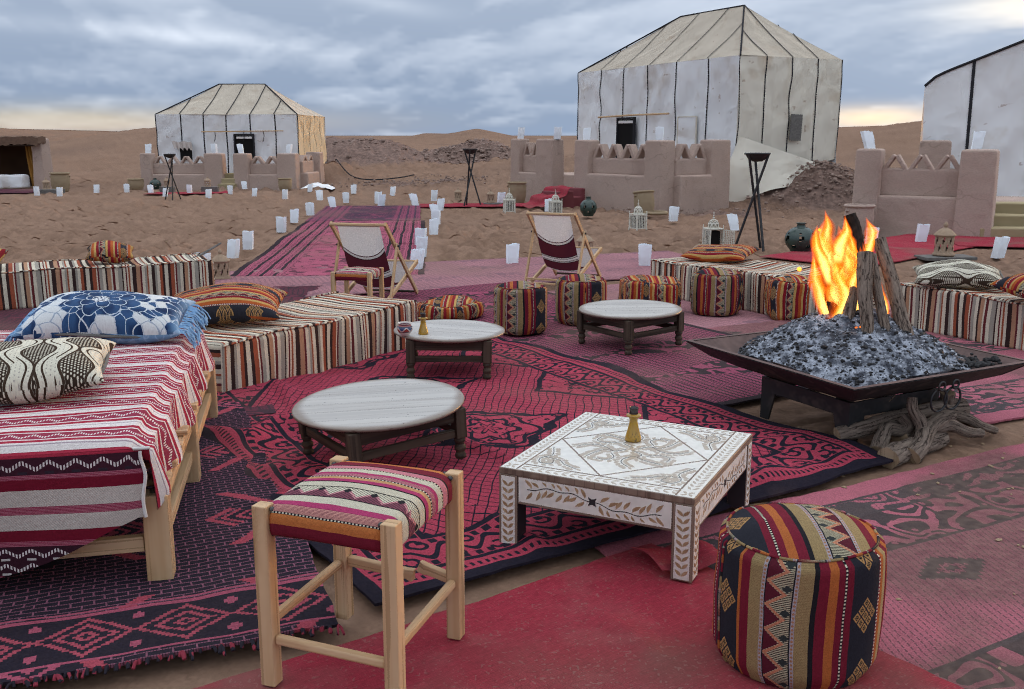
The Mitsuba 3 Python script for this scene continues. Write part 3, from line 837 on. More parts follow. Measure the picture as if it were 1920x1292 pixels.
def rocky(x, y):
    """Heaps of stony earth: extra height and how stony the surface is."""
    a = gauss(x, y, -7.6, 48, 4.2, 6.5, 1.08, 0, 1.4) + gauss(x, y, -5.9, 43, 2.2, 3.6, .62) + gauss(x, y, -12.4, 50, 4, 5, .7)
    b = gauss(x, y, -2.9, 47.5, 2.4, 2.6, .92, 0, 1.7) + gauss(x, y, .4, 47, 2.6, 2.4, .72, 0, 1.7)
    h = np.maximum(a, b)
    st = np.clip(h * 2.2, 0, 1)
    st = np.maximum(st, gauss(x, y, 7.6, 24.3, 2.1, 1.9, 1.25))
    st = np.maximum(st, gauss(x, y, -3.0, 32, 2.3, .8, .75, .2))
    st = np.maximum(st, gauss(x, y, 4.7, 21.7, 1.6, .7, .7, -.5))
    st = np.maximum(st, .35 * gauss(x, y, 2.1, 4.6, .9, .5, 1.0))
    return h, np.clip(st, 0, 1)


def rugmask(x, y):
    m = np.zeros_like(x)
    for r in RUGS:
        o, u = np.array(r[2]), unit(r[3])
        v = np.array([-u[1], u[0]])
        if r[10] in ('down', 'flipd'):
            v = v if r[10] == 'flipd' else -v
        if r[10] == 'flip':
            v = -v
        a, b = (x - o[0]) * u[0] + (y - o[1]) * u[1], (x - o[0]) * v[0] + (y - o[1]) * v[1]
        d = np.maximum(np.maximum(-a, a - r[4]), np.maximum(-b, b - r[5]))
        m = np.maximum(m, 1 - np.clip((d - .04) / .22, 0, 1))
    return m


def gh(x, y):
    """Height of the ground without the trodden dimples."""
    x, y = np.asarray(x, float), np.asarray(y, float)
    h, _ = rocky(x, y)
    return macro(x, y) + h


def terrain():
    r1 = 2960.0 / np.arange(1700, 98, -1.7)
    r2 = [r1[-1]]
    while r2[-1] < 420:
        r2.append(r2[-1] * 1.013)
    r3 = list(np.geomspace(430, 4000, 26))
    r = np.concatenate([[.02, .3, .7, 1.1, 1.5], r1, r2[1:], r3])
    a = np.radians(np.concatenate([np.linspace(-31, 31, 520), np.linspace(31, 329, 46)[1:]]))
    A, Rr = np.meshgrid(a, r)
    x, y = Rr * np.sin(A), Rr * np.cos(A)
    P = np.stack([x, y, 0 * x], -1)
    h, st = rocky(x, y)
    m = 1 - rugmask(x, y)
    near = np.clip((90 - Rr) / 50, 0, 1)
    # trodden sand: dimples and little ridges
    q = P + .10 * (np.stack([vn(P, 2.0, 31, 2), vn(P, 2.0, 32, 2), 0 * x], -1) - .5)
    dim = .75 * vn(q * np.array([1.0, 1.0, 1]), 1.5, 5, 3) + .85 * np.abs(vn(q * np.array([1, 1.2, 1]), 3.4, 9, 2) - .5) * 2 - .20 * np.abs(vn(q, 7.5, 19, 2) - .5) * 2
    amp = .25 * near * m * (.35 + .65 * np.clip((np.hypot(x, y - 2) - 3) / 5, 0, 1))
    z = macro(x, y) + amp * (dim - .74)
    z = z + h * (1 + .55 * (vn(P, .55, 3, 4) - .5)) + .42 * np.clip(st - .12, 0, 1) * np.abs(vn(P, 1.9, 8, 4) - .5) * np.clip(.25 + h, 0, 1)
    z = z + .05 * st * (vn(P, 3.1, 14, 4) - .5) * m
    far = np.clip((Rr - 30) / 40, 0, 1) * np.clip((500 - Rr) / 100, 0, 1)
    z = z + far * .10 * (vn(P, .35, 12, 3) - .5) * np.clip(macro(x, y), 0, 1.5)
    z = z - .012 * (1 - m)
    # the scooped, disturbed sand under the fire bowl
    z = z + .05 * gauss(x, y, 1.9, 4.95, .6, .35, 1) * (vn(P, 6, 21, 3) - .5) * 2
    P[..., 2] = z
    uv = np.stack([x, y], -1)
    v, f, uv = sheet(P, uv)
    struct('sand_ground', (v, f[:, ::-1], uv), 'sand')


terrain()


def rug(name, bsdf, o, u, L, W, lay, off, wr, label, mode):
    u = unit(u)
    v = np.array([-u[1], u[0]])
    if mode in ('down',):
        v = -v
    if mode in ('flip',):
        v = -v
    seed = int(abs(o[0]) * 100 + o[1] * 7) % 97
    n, k = max(24, int(L / .03)), max(24, int(W / .03))
    if o[1] > 10:
        n, k = max(20, int(L / .06)), max(20, int(W / .06))
    a, b = np.meshgrid(np.linspace(0, L, n), np.linspace(0, W, k), indexing='ij')
    q = np.stack([a, b, 0 * a + seed], -1)
    ea = .035 * (vn(q, 1.3, seed, 2) - .5) * 2 + .012 * (vn(q, 7, seed + 1, 2) - .5) * 2
    eb = .045 * (vn(q, 1.1, seed + 2, 2) - .5) * 2 + .012 * (vn(q, 7, seed + 3, 2) - .5) * 2
    ax, bx = a + ea, b + eb
    x, y = o[0] + u[0] * ax + v[0] * bx, o[1] + u[1] * ax + v[1] * bx
    w = vn(q, .9, seed + 4, 2)
    rid = np.clip(1 - np.abs(vn(q * np.array([1, .55, 1]), 2.2, seed + 5, 2) - .5) * 9, 0, 1) * np.clip((w - .42) * 4, 0, 1)
    edge = np.clip(np.minimum(np.minimum(a, L - a), np.minimum(b, W - b)) / .10, 0, 1)
    z = gh(x, y) + lay + wr * (rid * .9 * edge + .30 * (vn(q, 3.2, seed + 6, 3) - .2)) + .004 * vn(q, 9, seed + 7, 2)
    if bsdf == 'rug_net':           # the long fold by the inlaid table and the rippled right edge
        z = z + .048 * np.exp(-((a - 1.02 - .16 * np.sin(b * 1.9)) / .030) ** 2) * np.exp(-((b - 1.45) / .75) ** 2)
        z = z + .036 * np.exp(-((a - .62 - .10 * np.sin(b * 2.2 + 1)) / .04) ** 2) * np.exp(-((b - 2.6) / .8) ** 2)
        k2 = np.clip((a - (L - .42)) / .42, 0, 1) ** 2
        z = z + .030 * k2 * (.5 + .5 * np.sin(b * 6.5)) * np.clip(b, 0, 1)
        x, y = x + u[0] * .06 * k2 * np.sin(b * 3.1 + .4), y + u[1] * .06 * k2 * np.sin(b * 3.1 + .4)
    P = np.stack([x, y, z], -1)
    U = np.stack([a, b + off], -1)
    flip = (u[0] * v[1] - u[1] * v[0]) < 0
    parts = [sheet(P, U, flip=flip)]
    for line, uu, fl in ((P[:, 0], U[:, 0], False), (P[:, -1], U[:, -1], True), (P[0], U[0], True), (P[-1], U[-1], False)):
        low = line.copy()
        low[:, 2] -= .011
        parts.append(sheet(np.stack([low, line], 0), np.stack([uu, uu], 0), flip=(not fl) ^ flip ^ True))
    key = single(name, label, 'rug' if 'rug' in name else ('carpet' if 'carpet' in name else 'cloth'), cat_(parts), bsdf)
    return key, P


RP = {}
for r_ in RUGS:
    k_, P_ = rug(*r_)
    RP[r_[9]] = (k_, P_)

# ---------------------------------------------------------------- walls with zigzag parapets


def battered(w, d, h, tap=.10, r=.045):
    """A plastered pillar: wider at the foot, soft edges, slightly lumpy."""
    m = list(rbox((w, d, h), r, (3, 3, 8), 2))
    v = m[0]
    t = (v[:, 2] + h / 2) / h
    v[:, :2] *= (1 + tap * (1 - t))[:, None]
    v += (.018 * (np.stack([vn(v, 2.2, 5, 2), vn(v, 2.2, 6, 2), vn(v, 2.2, 7, 2)], -1) - .5))
    v[:, 2] += h / 2
    return tuple(m)


def zigzag_wall(name, label, p0, p1, hb, hz, hp, segs, z0=0.0, dep=.42):
    """A parapet from p0 to p1. segs: ('pillar', s0, s1) or ('panel', s0, s1, number of peaks) in metres along it."""
    p0, p1 = np.asarray(p0, float), np.asarray(p1, float)
    d = p1 - p0
    t = thing(name, label, 'wall', (p0[0], p0[1], z0), math.atan2(d[1], d[0]))
    for g in segs:
        a, b = g[1], g[2]
        w = b - a
        if g[0] == 'pillar':
            obj('pillar', xf(battered(w, dep * (1.15 if len(g) < 4 else g[3]), hp), XF(((a + b) / 2, 0, -.15))), 'adobe', t)
            continue
        obj('plinth', xf(battered(w + .06, dep, hb, .04), XF(((a + b) / 2, 0, -.15))), 'adobe', t)
        obj('recessed_panel', xf(battered(w + .04, dep * .52, hz - hb + .13, .0), XF(((a + b) / 2, .05, hb - .15 - .02))), 'adobe', t)
        n = g[3]
        bw = w / n
        top = hp - .03 - .15
        base = hz - .15 - .02
        hh = top - base - .07
        for i in range(n):
            x = a + (i + .5) * bw
            for s in (-1, 1):       # the two slanting bars of one peak
                q0, q1 = np.array([x + s * bw * .5, .05, base + .05]), np.array([x + s * .018, .05, base + hh])
                obj('zigzag_bar', stick(q0, q1, dep * .50, .062 if bw < .43 else .095, .016 if bw < .43 else .028, up=(s * hh, 0, bw * .5)), 'adobe', t)
    return t


def steps(label, loc, rz, w, n, rise, run, bsdf, name='steps'):
    t = thing(name, label, 'steps', loc, rz)
    for i in range(n):
        h = rise * (i + 1)
        m = list(rbox((w * (1 + .10 * (n - 1 - i)), run + .02, h + .1), .025, (6, 1, 1), 2))
        m[0][:, 2] += h / 2 - .05
        m[0][:, 1] += i * run + run / 2
        m[0][:] += .02 * (np.stack([vn(m[0], 2.5, 1 + i, 2)] * 3, -1) - .5)
        obj('step', tuple(m), bsdf, t)
    return t


# ---------------------------------------------------------------- canvas tents


def tent(name, label, loc, rz, L, W, he, hr, hip, seams, sides, side_bsdf, front_drop, side_drop, skirt=None, off=0):
    """Frame tent: front along +x (length L) facing -y, right side along +y (W); eaves he, ridge hr; hip = (ridge start, ridge end) along x."""
    t = thing(name, label, 'tent', loc, rz)
    c = [np.array(q, float) for q in ((0, 0, he), (L, 0, he), (L, W, he), (0, W, he))]
    r0, r1 = np.array([hip[0], W / 2, hr]), np.array([hip[1], W / 2, hr])

    def lump(P, k, nrm, amp=.035, edge=None):
        q = P * np.array([1.0, 1.0, .55])
        a = amp * (vn(q, .9, k, 3) - .5) * 2 + amp * .35 * (np.abs(vn(q + vn(q, .6, k, 2)[..., None], 2.1, k + 3, 2) - .5) * 2 - .5)
        return P + np.asarray(nrm) * a[..., None]

    def wall(nm, A, B, drop, nrm, bsdf, ns, k, lean=.0):
        s, d = np.linspace(0, 1, 70), np.linspace(0, 1, 44)
        S, D = np.meshgrid(s, d, indexing='ij')
        ln0 = np.linalg.norm(B - A)
        dr_ = np.array([drop(x) for x in s])[:, None]
        P = A + (B - A) * S[..., None] + np.array([0, 0, -1.0]) * (D * dr_)[..., None] + np.asarray(nrm) * (lean * D * dr_)[..., None]
        # canvas sags between the seams and gathers at the hem
        ph = S * ns
        P = P + np.asarray(nrm) * (-.022 * np.sin(np.pi * (ph - np.floor(ph))) * np.sin(np.pi * np.clip(D, 0, 1) * .9) + .06 * D ** 3 * (vn(np.stack([S * ns * 2.2, 0 * S + k, 0 * S], -1), 1.0, k, 2) - .5))[..., None]
        fo = S * ln0 * .7 + .55 * D * dr_ * np.where(np.sin(ph * np.pi * .5 + k) > 0, 1, -1)
        fq = np.stack([S * ln0 * .8 + k, D * dr_ * .8, 0 * S], -1)
        P = P + np.asarray(nrm) * (.030 * np.sin(9 * fo + 5 * vn(fq, 1.0, k, 2)) * np.clip(vn(fq, 1.0, k + 9, 2) * 2.4 - .85, 0, 1) * np.clip(D * 6, 0, 1))[..., None]
        P = lump(P, k, nrm, .06)
        ln = np.linalg.norm(B - A)
        obj(nm, sheet(P, np.stack([S * ln + k * 7, D * dr_], -1), flip=True), bsdf, t)
        for i in range(0, ns + 1):
            if i == 0 and nm != 'front_wall':
                continue
            j = min(69, int(round(i / ns * 69)))
            line = P[j] + np.asarray(nrm) * .012
            w = B - A
            w = w / np.linalg.norm(w) * (.019 if nm == 'front_wall' else .016) * (1 if i not in (0, ns) else .8)
            line = line + w[None] * (.35 * np.sin(np.linspace(0, 9, 44) + i))[:, None]
            obj('seam_strip', sheet(np.stack([line - w, line + w], 0), flip=True), 'trim_black', t)
        return P

    F = wall('front_wall', c[0], c[1], front_drop, (0, -1, 0), 'canvas_white', seams, 1 + off)
    S_ = wall('side_wall', c[1], c[2], side_drop, (1, 0, 0), side_bsdf, sides, 3 + off)
    wall('back_wall', c[2], c[3], lambda s: he, (0, 1, 0), 'canvas_white', seams, 5 + off)
    wall('side_wall', c[3], c[0], lambda s: he, (-1, 0, 0), 'canvas_white', sides, 8 + off)

    def slope(a, b, d, e, ns, k, bsdf='canvas_roof'):
        """Quad a-b (eaves) to d-e (ridge); seams run from the eaves to the ridge."""
        s, u = np.linspace(0, 1, 60), np.linspace(0, 1, 30)
        S, U = np.meshgrid(s, u, indexing='ij')
        P = (a * (1 - S)[..., None] + b * S[..., None]) * (1 - U)[..., None] + (d * (1 - S)[..., None] + e * S[..., None]) * U[..., None]
        nrm = unit(np.cross(b - a, d - a))
        P = P - np.array([0, 0, .05]) * (np.sin(np.pi * U) * (.8 + .3 * np.sin(S * ns * np.pi) ** 2))[..., None]
        P = lump(P, k, nrm, .02)
        U2 = np.stack([S * np.linalg.norm(b - a) + k * 5, 3 * (1 - U) + .8], -1)
        obj('roof_slope', sheet(P, U2), bsdf, t)
        ridge_len = np.linalg.norm(e - d)
        for i in range(0, ns + 1):
            f0 = i / ns
            x = a + (b - a) * f0                       # where the seam starts on the eaves
            if ridge_len > .05:                        # seams run square to the eaves and stop at the hip
                ax = unit(b - a)
                s0, s1, xs = (d - a) @ ax, (e - a) @ ax, (x - a) @ ax
                uu = 1.0
                if xs < s0:
                    uu = xs / s0
                elif xs > s1:
                    uu = (np.linalg.norm(b - a) - xs) / (np.linalg.norm(b - a) - s1)
            else:
                uu = 1 - abs(2 * f0 - 1)
                ax = unit(b - a)
            if uu < .04:
                continue
            uj = np.linspace(0, uu, 16)
            xs = (x - a) @ ax
            pts = []
            for q in uj:
                lo = (a + (d - a) * q)
                hi = (b + (e - b) * q)
                L2 = (hi - lo) @ ax
                sf = np.clip((xs - (lo - a) @ ax) / max(L2, 1e-6), 0, 1) if L2 > 1e-4 else .5
                i0, j0 = min(int(sf * 59), 58), min(int(q * 29), 28)
                fi, fj = sf * 59 - i0, q * 29 - j0
                pts.append((P[i0, j0] * (1 - fi) + P[i0 + 1, j0] * fi) * (1 - fj) + (P[i0, j0 + 1] * (1 - fi) + P[i0 + 1, j0 + 1] * fi) * fj + nrm * .02)
            pts = np.array(pts)
            w = ax * .016
            obj('roof_seam', sheet(np.stack([pts - w, pts + w], 0)), 'trim_black', t)
        return P
    slope(c[0], c[1], r0, r1, seams, 11 + off)
    slope(c[1], c[2], r1, r1, sides, 13 + off, 'canvas_roof')
    slope(c[2], c[3], r1, r0, seams, 15 + off)
    slope(c[3], c[0], r0, r0, sides, 17 + off)
    for a, b in ((c[1], r1), (c[0], r0), (r0, r1)):
        obj('ridge_cord', tube(np.linspace(a, b, 8) + np.array([0, 0, .0]), .022, 6), 'trim_black', t)
    return t, F, S_


def quad(x0, x1, z0, z1, y, thick=.02):
    m = list(rbox((x1 - x0, thick, z1 - z0), .004, 1, 1))
    m[0][:] += ((x0 + x1) / 2, y, (z0 + z1) / 2)
    return tuple(m)


def doorway(t, x0, x1, zt, y=-.07, open_=True):
    """A dark door opening with frame: frame pieces and a black sheet for the dark inside."""
    d = obj('door', quad(x0, x1, .0, zt, y), 'soot', t)  # black sheet in place of the shaded room behind the door
    w = .05
    obj('frame', cat_([quad(x0 - w, x0 - .004, 0, zt + w, y - .02, .07), quad(x1 + .004, x1 + w, 0, zt + w, y - .02, .07), quad(x0, x1, zt + .004, zt + w, y - .02, .07)]), 'trim_black', d)
    obj('lintel_strip', quad(x0 + .04, x1 - .02, zt - .11, zt - .04, y - .03, .03), 'cotton_white', d)
    return d


# left tent ---------------------------------------------------------------------------
LT, F_, S_ = tent('canvas_tent', 'smaller canvas tent with a long ridge, standing far left behind its own low wall', (-11.72, 33.3, 0), 0.0, 4.66, 4.9, 2.30, 3.38, (1.45, 3.05), 6, 5, 'canvas_tan',
               lambda s: 2.25 - (.0 if s < .97 else .4), lambda s: 2.15 - .5 * s - .25 * np.exp(-((s - .25) / .16) ** 2) * 0 + .03 * math.sin(s * 23))
doorway(LT, 2.60, 3.18, 1.62)
obj('porch_pole', tube([(1.5, -.10, 1.74), (2.9, -.12, 1.75), (4.2, -.09, 1.77)], .02, 6), 'pale_wood', LT)
for x_ in (1.95, 2.9, 3.55):
    obj('tie', tube([(x_, -.12, 1.74), (x_ + .02, -.14, 1.6), (x_ - .02, -.14, 1.42)], .012, 5), 'trim_black', LT)
wn = obj('window', quad(.75, 1.14, .82, 1.30, -.07), 'soot', LT)  # black sheet painting the shade behind the window opening
fl = sheet(np.stack([np.stack([np.linspace(.50, 1.16, 14), -.10 - .05 * np.sin(np.arange(14) * 1.3) ** 2, 1.42 + .02 * np.sin(np.arange(14))], -1), np.stack([np.linspace(.62, 1.18, 14), -.17 - .05 * np.cos(np.arange(14) * 1.7), 1.18 + .06 * np.sin(np.arange(14) * 1.9)], -1)], 0).transpose(1, 0, 2), np.zeros((14, 2, 2)), flip=True)
obj('torn_flap', fl, 'canvas_white', wn)
# big tent -----------------------------------------------------------------------------
BT, BF, BS = tent('canvas_tent', 'tall weathered canvas tent right of centre, with open black door and patched side', (1.96, 30.08, 0), math.atan2(-6.53, 3.29), 7.31, 3.14, 3.42, 4.80, (2.8, 5.45), 6, 4, 'canvas_side',
                 lambda s: 3.3, lambda s: 3.05 - .62 * min(1, s * 2.2) + .05 * math.sin(s * 17), off=20)
doorway(BT, 2.35, 3.12, 2.05)
obj('porch_pole', tube([(1.35, -.12, 2.12), (3.0, -.15, 2.15), (4.75, -.12, 2.16)], .025, 6), 'pale_wood', BT)
PW = obj('window_flap', quad(5.12, 5.83, 1.22, 2.05, -.075, .03), 'canvas_white', BT)
obj('flap_binding', cat_([quad(5.08, 5.115, 1.2, 2.08, -.08, .035), quad(5.835, 5.87, 1.2, 2.08, -.08, .035), quad(5.12, 5.83, 2.055, 2.085, -.08, .035), quad(5.12, 5.83, 1.19, 1.215, -.08, .035)]), 'canvas_side', PW)
obj('window_patch', xf(rbox((.02, .36, .62), .004, 1, 1), XF((7.31 + .05, 1.74, 1.80), rx=-.03)), 'grey_block', BT)
# the loose corner of canvas pulled out over the ground
sx_, sy_ = np.meshgrid(np.linspace(0, 1, 26), np.linspace(0, 1, 26), indexing='ij')
top_ = np.array([7.34, .02, 1.60]) + sx_[..., None] * np.array([.06, 2.3, -.62])
bot_ = np.array([7.42, -.95, .06]) + sx_[..., None] * np.array([.02, 3.25, .80]) + (np.sin(np.pi * sx_) * .38)[..., None] * np.array([1, 0, -.35])
FP = top_ * (1 - sy_)[..., None] + bot_ * sy_[..., None]
FP[..., 0] += (1 - sx_) * (.12 * sy_ * np.sin(sx_ * 13) + .12 * np.sin(sy_ * 3) * np.sin(sx_ * 6 + 1)) + .05
FP[..., 2] += .05 * sy_ * np.sin(sx_ * 14 + 1)
obj('loose_corner', sheet(FP, np.stack([sx_ * 2 + 90, sy_ * 1.6 + .6], -1), flip=True), 'canvas_side', BT)
# right tent -----------------------------------------------------------------------------
RT = thing('canvas_tent', 'white canvas tent cut off by the right edge, with broad black seams', 'tent', (8.17, 19.9, 0), -.44)
sS, sD = np.meshgrid(np.linspace(0, 1, 80), np.linspace(0, 1, 60), indexing='ij')
topz = 2.66 + 1.45 * sS - .12 * np.exp(-sS / .03)
RPt = np.stack([3.6 * sS - .10 + .10 * sD * (1 - sS), -.0 * sS - .18 * sD * (1 - .5 * sS), topz * (1 - sD) + .30 * sD], -1)
qv = RPt * np.array([1, 1, .5])
RPt[..., 1] += np.clip(sS / .06, 0, 1) * .16 * (vn(qv, .8, 41, 3) - .5) + .07 * (np.abs(vn(qv + .5 * vn(qv, .7, 44, 2)[..., None], 1.6, 42, 2) - .5) * 2 - .5) + .05 * np.sin(sS * 22 + sD * 5) * sD
obj('front_wall', sheet(RPt, np.stack([sS * 3.6 + 200, sD * 3 + .2], -1), flip=True), 'canvas_white', RT)
for sf, sl in ((.235, .055), (.56, .08), (.80, .05)):
    j = np.clip(np.round((sf - sl * np.linspace(0, 1, 60) * .3) * 79).astype(int), 0, 79)
    ln_ = np.stack([3.6 * (sf - sl * .3 * np.linspace(0, 1, 60)) - .1 + .1 * np.linspace(0, 1, 60) * (1 - sf), RPt[j, np.arange(60), 1] - .022, RPt[j, np.arange(60), 2]], -1)
    w_ = np.array([.028, 0, 0])
    obj('seam_strip', sheet(np.stack([ln_ - w_, ln_ + w_], 0), flip=True), 'trim_black', RT)
obj('ridge_cord', tube(RPt[::4, 0] + np.array([0, -.01, .015]), .028, 6), 'trim_black', RT)
SW = np.stack([np.full((20, 30), -.10), np.linspace(0, 4.5, 20)[:, None] + np.zeros(30)[None], (np.linspace(2.50, 0, 30)[None] + .0 * np.sin(np.linspace(0, PI, 20))[:, None] * np.linspace(1, 0, 30)[None])], -1)
obj('side_wall', sheet(SW, np.zeros((20, 30, 2)) + 3), 'canvas_white', RT)
RR = np.stack([np.stack([np.linspace(-.1, 3.5, 30), np.zeros(30), topz[::80 // 30 + 1, 0][:1].repeat(30) * 0 + np.interp(np.linspace(0, 1, 30), np.linspace(0, 1, 80), topz[:, 0])], -1), np.stack([np.linspace(-.1, 3.5, 30), np.full(30, 4.5), np.interp(np.linspace(0, 1, 30), np.linspace(0, 1, 80), topz[:, 0])], -1)], 0)
obj('roof_slope', sheet(RR, np.zeros((2, 30, 2)) + 2, flip=True), 'canvas_roof', RT)

# parapet walls ------------------------------------------------------------------------------
zigzag_wall('parapet_wall', 'low adobe parapet left of the yellow steps, before the small left tent', (-11.62, 31.55), (-9.08, 31.55), .58, .80, 1.22, [('pillar', 0, .34), ('panel', .34, 2.0, 4), ('pillar', 2.0, 2.56)])
zigzag_wall('parapet_wall', 'low adobe parapet right of the yellow steps, before the small left tent', (-8.66, 31.45), (-6.5, 31.25), .58, .80, 1.22, [('pillar', 0, .46), ('panel', .46, 1.40, 2), ('pillar', 1.40, 1.98)])
zigzag_wall('parapet_wall', 'short adobe side wall turning back at the right corner of the left tent', (-6.62, 31.5), (-6.42, 33.0), .62, .88, 1.24, [('panel', .0, 1.1, 2), ('pillar', 1.1, 1.5)])
steps('mustard plastered steps up to the small left tent', (-8.85, 30.9, 0), 0, .42, 3, .15, .30, 'cream_plaster')
zigzag_wall('parapet_wall', 'adobe parapet left of the red steps before the big tent', (.10, 25.75), (1.36, 24.2), .80, 1.12, 1.62, [('pillar', 0, .34, .9), ('panel', .34, 1.0, 2), ('pillar', 1.0, 1.62, .95)], z0=.06)
BW = zigzag_wall('parapet_wall', 'long adobe parapet with four zigzag peaks before the big tent', (1.62, 23.85), (3.36, 21.62), .88, 1.13, 1.64, [('pillar', 0, .48, .95), ('panel', .48, 2.34, 4), ('pillar', 2.34, 2.83, 1.1)], z0=.02)
zigzag_wall('parapet_wall', 'adobe side parapet right of the corner pillar of the big tent', (3.50, 21.72), (4.85, 22.78), .88, 1.13, 1.64, [('panel', .05, 1.02, 2), ('pillar', 1.02, 1.66, .9)], z0=.03)
steps('dark red plastered steps between the big tent parapets', (1.22, 23.35, .02), math.atan2(-.78, .62), .50, 3, .19, .30, 'red_plaster')
zigzag_wall('parapet_wall', 'adobe parapet with three zigzag peaks before the right-hand tent', (5.86, 17.0), (7.78, 15.92), .78, 1.12, 1.54, [('pillar', 0, .40), ('panel', .40, 1.62, 3), ('pillar', 1.62, 2.14, 1.5)], z0=.0)
single('adobe_pillar', 'rough adobe pillar behind the zigzag parapet of the right-hand tent', 'pillar', xf(battered(.55, .5, 1.62), XF((8.08, 19.2, -.1), -.4)), 'adobe')
steps('mustard plastered steps beside the right-hand parapet', (8.75, 15.55, 0), -.12, 2.2, 3, .17, .42, 'cream_plaster')
single('terrace_floor', 'cement terrace floor at the top of the right-hand steps', 'floor', xf(rbox((3.4, 2.4, .5), .03, 1, 1), XF((9.15, 18.0, .22), -.2)), 'adobe')
for nm_, lb_, lo_, rz_, sz_ in (('tent_platform', 'low earth platform under the small left tent', (-9.2, 33.5, .0), 0, (4.7, 3.6, .66)), ('tent_platform', 'low earth platform under the big tent', (3.9, 27.2, .05), math.atan2(-6.53, 3.29), (6.4, 3.4, 1.0))):
    single(nm_, lb_, 'platform', xf(rbox(sz_, .05, 1, 1), XF(lo_, rz_)), 'adobe')

# thatched hut -----------------------------------------------------------------------------------
HT = thing('thatched_hut', 'low open thatched hut with dark hangings at the far left edge', 'hut', (-15.0, 31.6, 0))
obj('pillar', xf(battered(.30, .6, 1.62, .25), XF((.16, .1, -.1))), 'adobe', HT)
obj('back_wall', quad(-4.5, -1.4, 0, 1.5, 2.4, .3), 'brown_drape', HT)
obj('hanging', quad(-4.5, -.62, 0, 1.35, 1.1, .03), 'brown_drape', HT)
gx, gy = np.meshgrid(np.linspace(-4.6, .38, 120), np.linspace(-.55, 2.7, 30), indexing='ij')
gx = gx - .52 * np.clip(gy, 0, 9) * (gx > -9)
gp_ = np.stack([gx, gy, 0 * gx], -1)
hz_ = 1.56 + .10 * (vn(gp_, 2.5, 3, 3) - .5) + .06 * (vn(gp_, 9, 5, 2) - .5) + .05 * np.clip(-gx / 4.6, 0, 1)
tk = cat_([sheet(np.stack([gx, gy, hz_], -1)), sheet(np.stack([gx, gy, hz_ - .15 - .08 * vn(gp_, 11, 8, 2)], -1), flip=True), sheet(np.stack([np.stack([gx[:, 0], gy[:, 0], hz_[:, 0] - .19 - .10 * vn(gp_[:, 0], 11, 9, 2)], -1), np.stack([gx[:, 0], gy[:, 0], hz_[:, 0]], -1)], 0), flip=True), sheet(np.stack([np.stack([gx[-1], gy[-1], hz_[-1] - .2], -1), np.stack([gx[-1], gy[-1], hz_[-1]], -1)], 0))])
obj('thatch_roof', tk[:2], 'thatch', HT, smooth=30)
cs, ct = np.meshgrid(np.linspace(0, 1, 12), np.linspace(0, 1, 16), indexing='ij')
obj('curtain', sheet(np.stack([-.22 + .16 * cs + .42 * ct ** 2.2 * (.25 + .75 * cs), -.12 - .06 * np.sin(cs * 12) * (1 - .4 * ct), 1.36 * (1 - ct) + .04], -1), flip=True), 'mustard_drape', HT)
obj('beam', tube([(-4.6, -.35, 1.34), (.2, -.35, 1.32)], .035, 6), 'dark_wood', HT)
WM = list(rbox((1.1, .55, .42), .07, 6, 2))
WM[0][:] += .09 * (np.stack([vn(WM[0], 2.2, k, 2) for k in (1, 2, 3)], -1) - .5)
single('white_bench', 'lumpy white covered seat inside the thatched hut', 'bench', xf(tuple(WM), XF((-15.72, 31.2, .20))), 'canvas_white')
CR = thing('wooden_crate', 'dark slatted crate inside the thatched hut', 'crate', (-16.65, 31.25, 0))
for x_ in (-.3, 0, .3):
    obj('post', stick((x_, 0, 0), (x_, 0, .48), .05, .05), 'dark_wood', CR)
for z_ in (.12, .46):
    obj('rail', stick((-.33, -.03, z_), (.33, -.03, z_), .04, .05), 'dark_wood', CR)
# loose things of the ground --------------------------------------------------------------------------
rg = np.random.default_rng(11)
rk = []
for i in range(1500):
    w = rg.random()
    if w < .42:
        x, y = rg.normal(7.5, 1.2), rg.normal(23.9, .9)
    elif w < .72:
        x, y = rg.normal(-1.4, 2.0), rg.normal(45.8, 1.2)
    elif w < .80:
        x, y = rg.normal(-7.5, 3.0), rg.normal(43.5, 3.0)
    elif w < .90:
        x, y = rg.normal(-3.0, 1.6), rg.normal(31.7, .7)
    else:
        x, y = rg.normal(3.6, 1.3), rg.normal(21.6, .7)
    s = .012 + .045 * rg.random() ** 4 + (.09 * rg.random() ** 2 if y > 38 else 0) + (.022 if y > 23 else 0)
    b = blob((s, s * rg.uniform(.6, 1), s * .6), int(rg.integers(90)), 0, .4)
    rk.append((b[0] @ R(2, rg.uniform(0, 6))[:3, :3].T + (x, y, float(gh(x, y)) + s * .2 + .02), b[1]))
k_ = obj('loose_stones', cat_(rk)[:2], 'stone', None, smooth=False, kind='stuff', label='loose stones scattered over the earth banks and rubble heaps')
labels[k_]['category'] = 'stones'
tr = []
for i in range(150):
    w = rg.random()
    x, y = (rg.uniform(-6, 2), rg.uniform(10.5, 30)) if w < .4 else ((rg.uniform(1.2, 3), rg.uniform(4.2, 5.3)) if w < .75 else (rg.uniform(.9, 2.6), rg.uniform(2.7, 4.4)))
    s = (.012 if y > 8 else .007) * rg.uniform(.5, 1.5)
    b = blob((s * rg.uniform(1, 2.2), s, s * .5), i % 50, 0, .4)
    tr.append((b[0] @ R(2, rg.uniform(0, 6))[:3, :3].T + (x, y, float(gh(x, y)) + .018), b[1]))
k_ = obj('litter', cat_(tr)[:2], 'split_wood', None, smooth=False, kind='stuff', label='small chips and twigs strewn on sand and rugs')
labels[k_]['category'] = 'litter'
# ---------------------------------------------------------------- striped benches, daybed, cushions


def rug_top(x, y, base=.05):
    return base


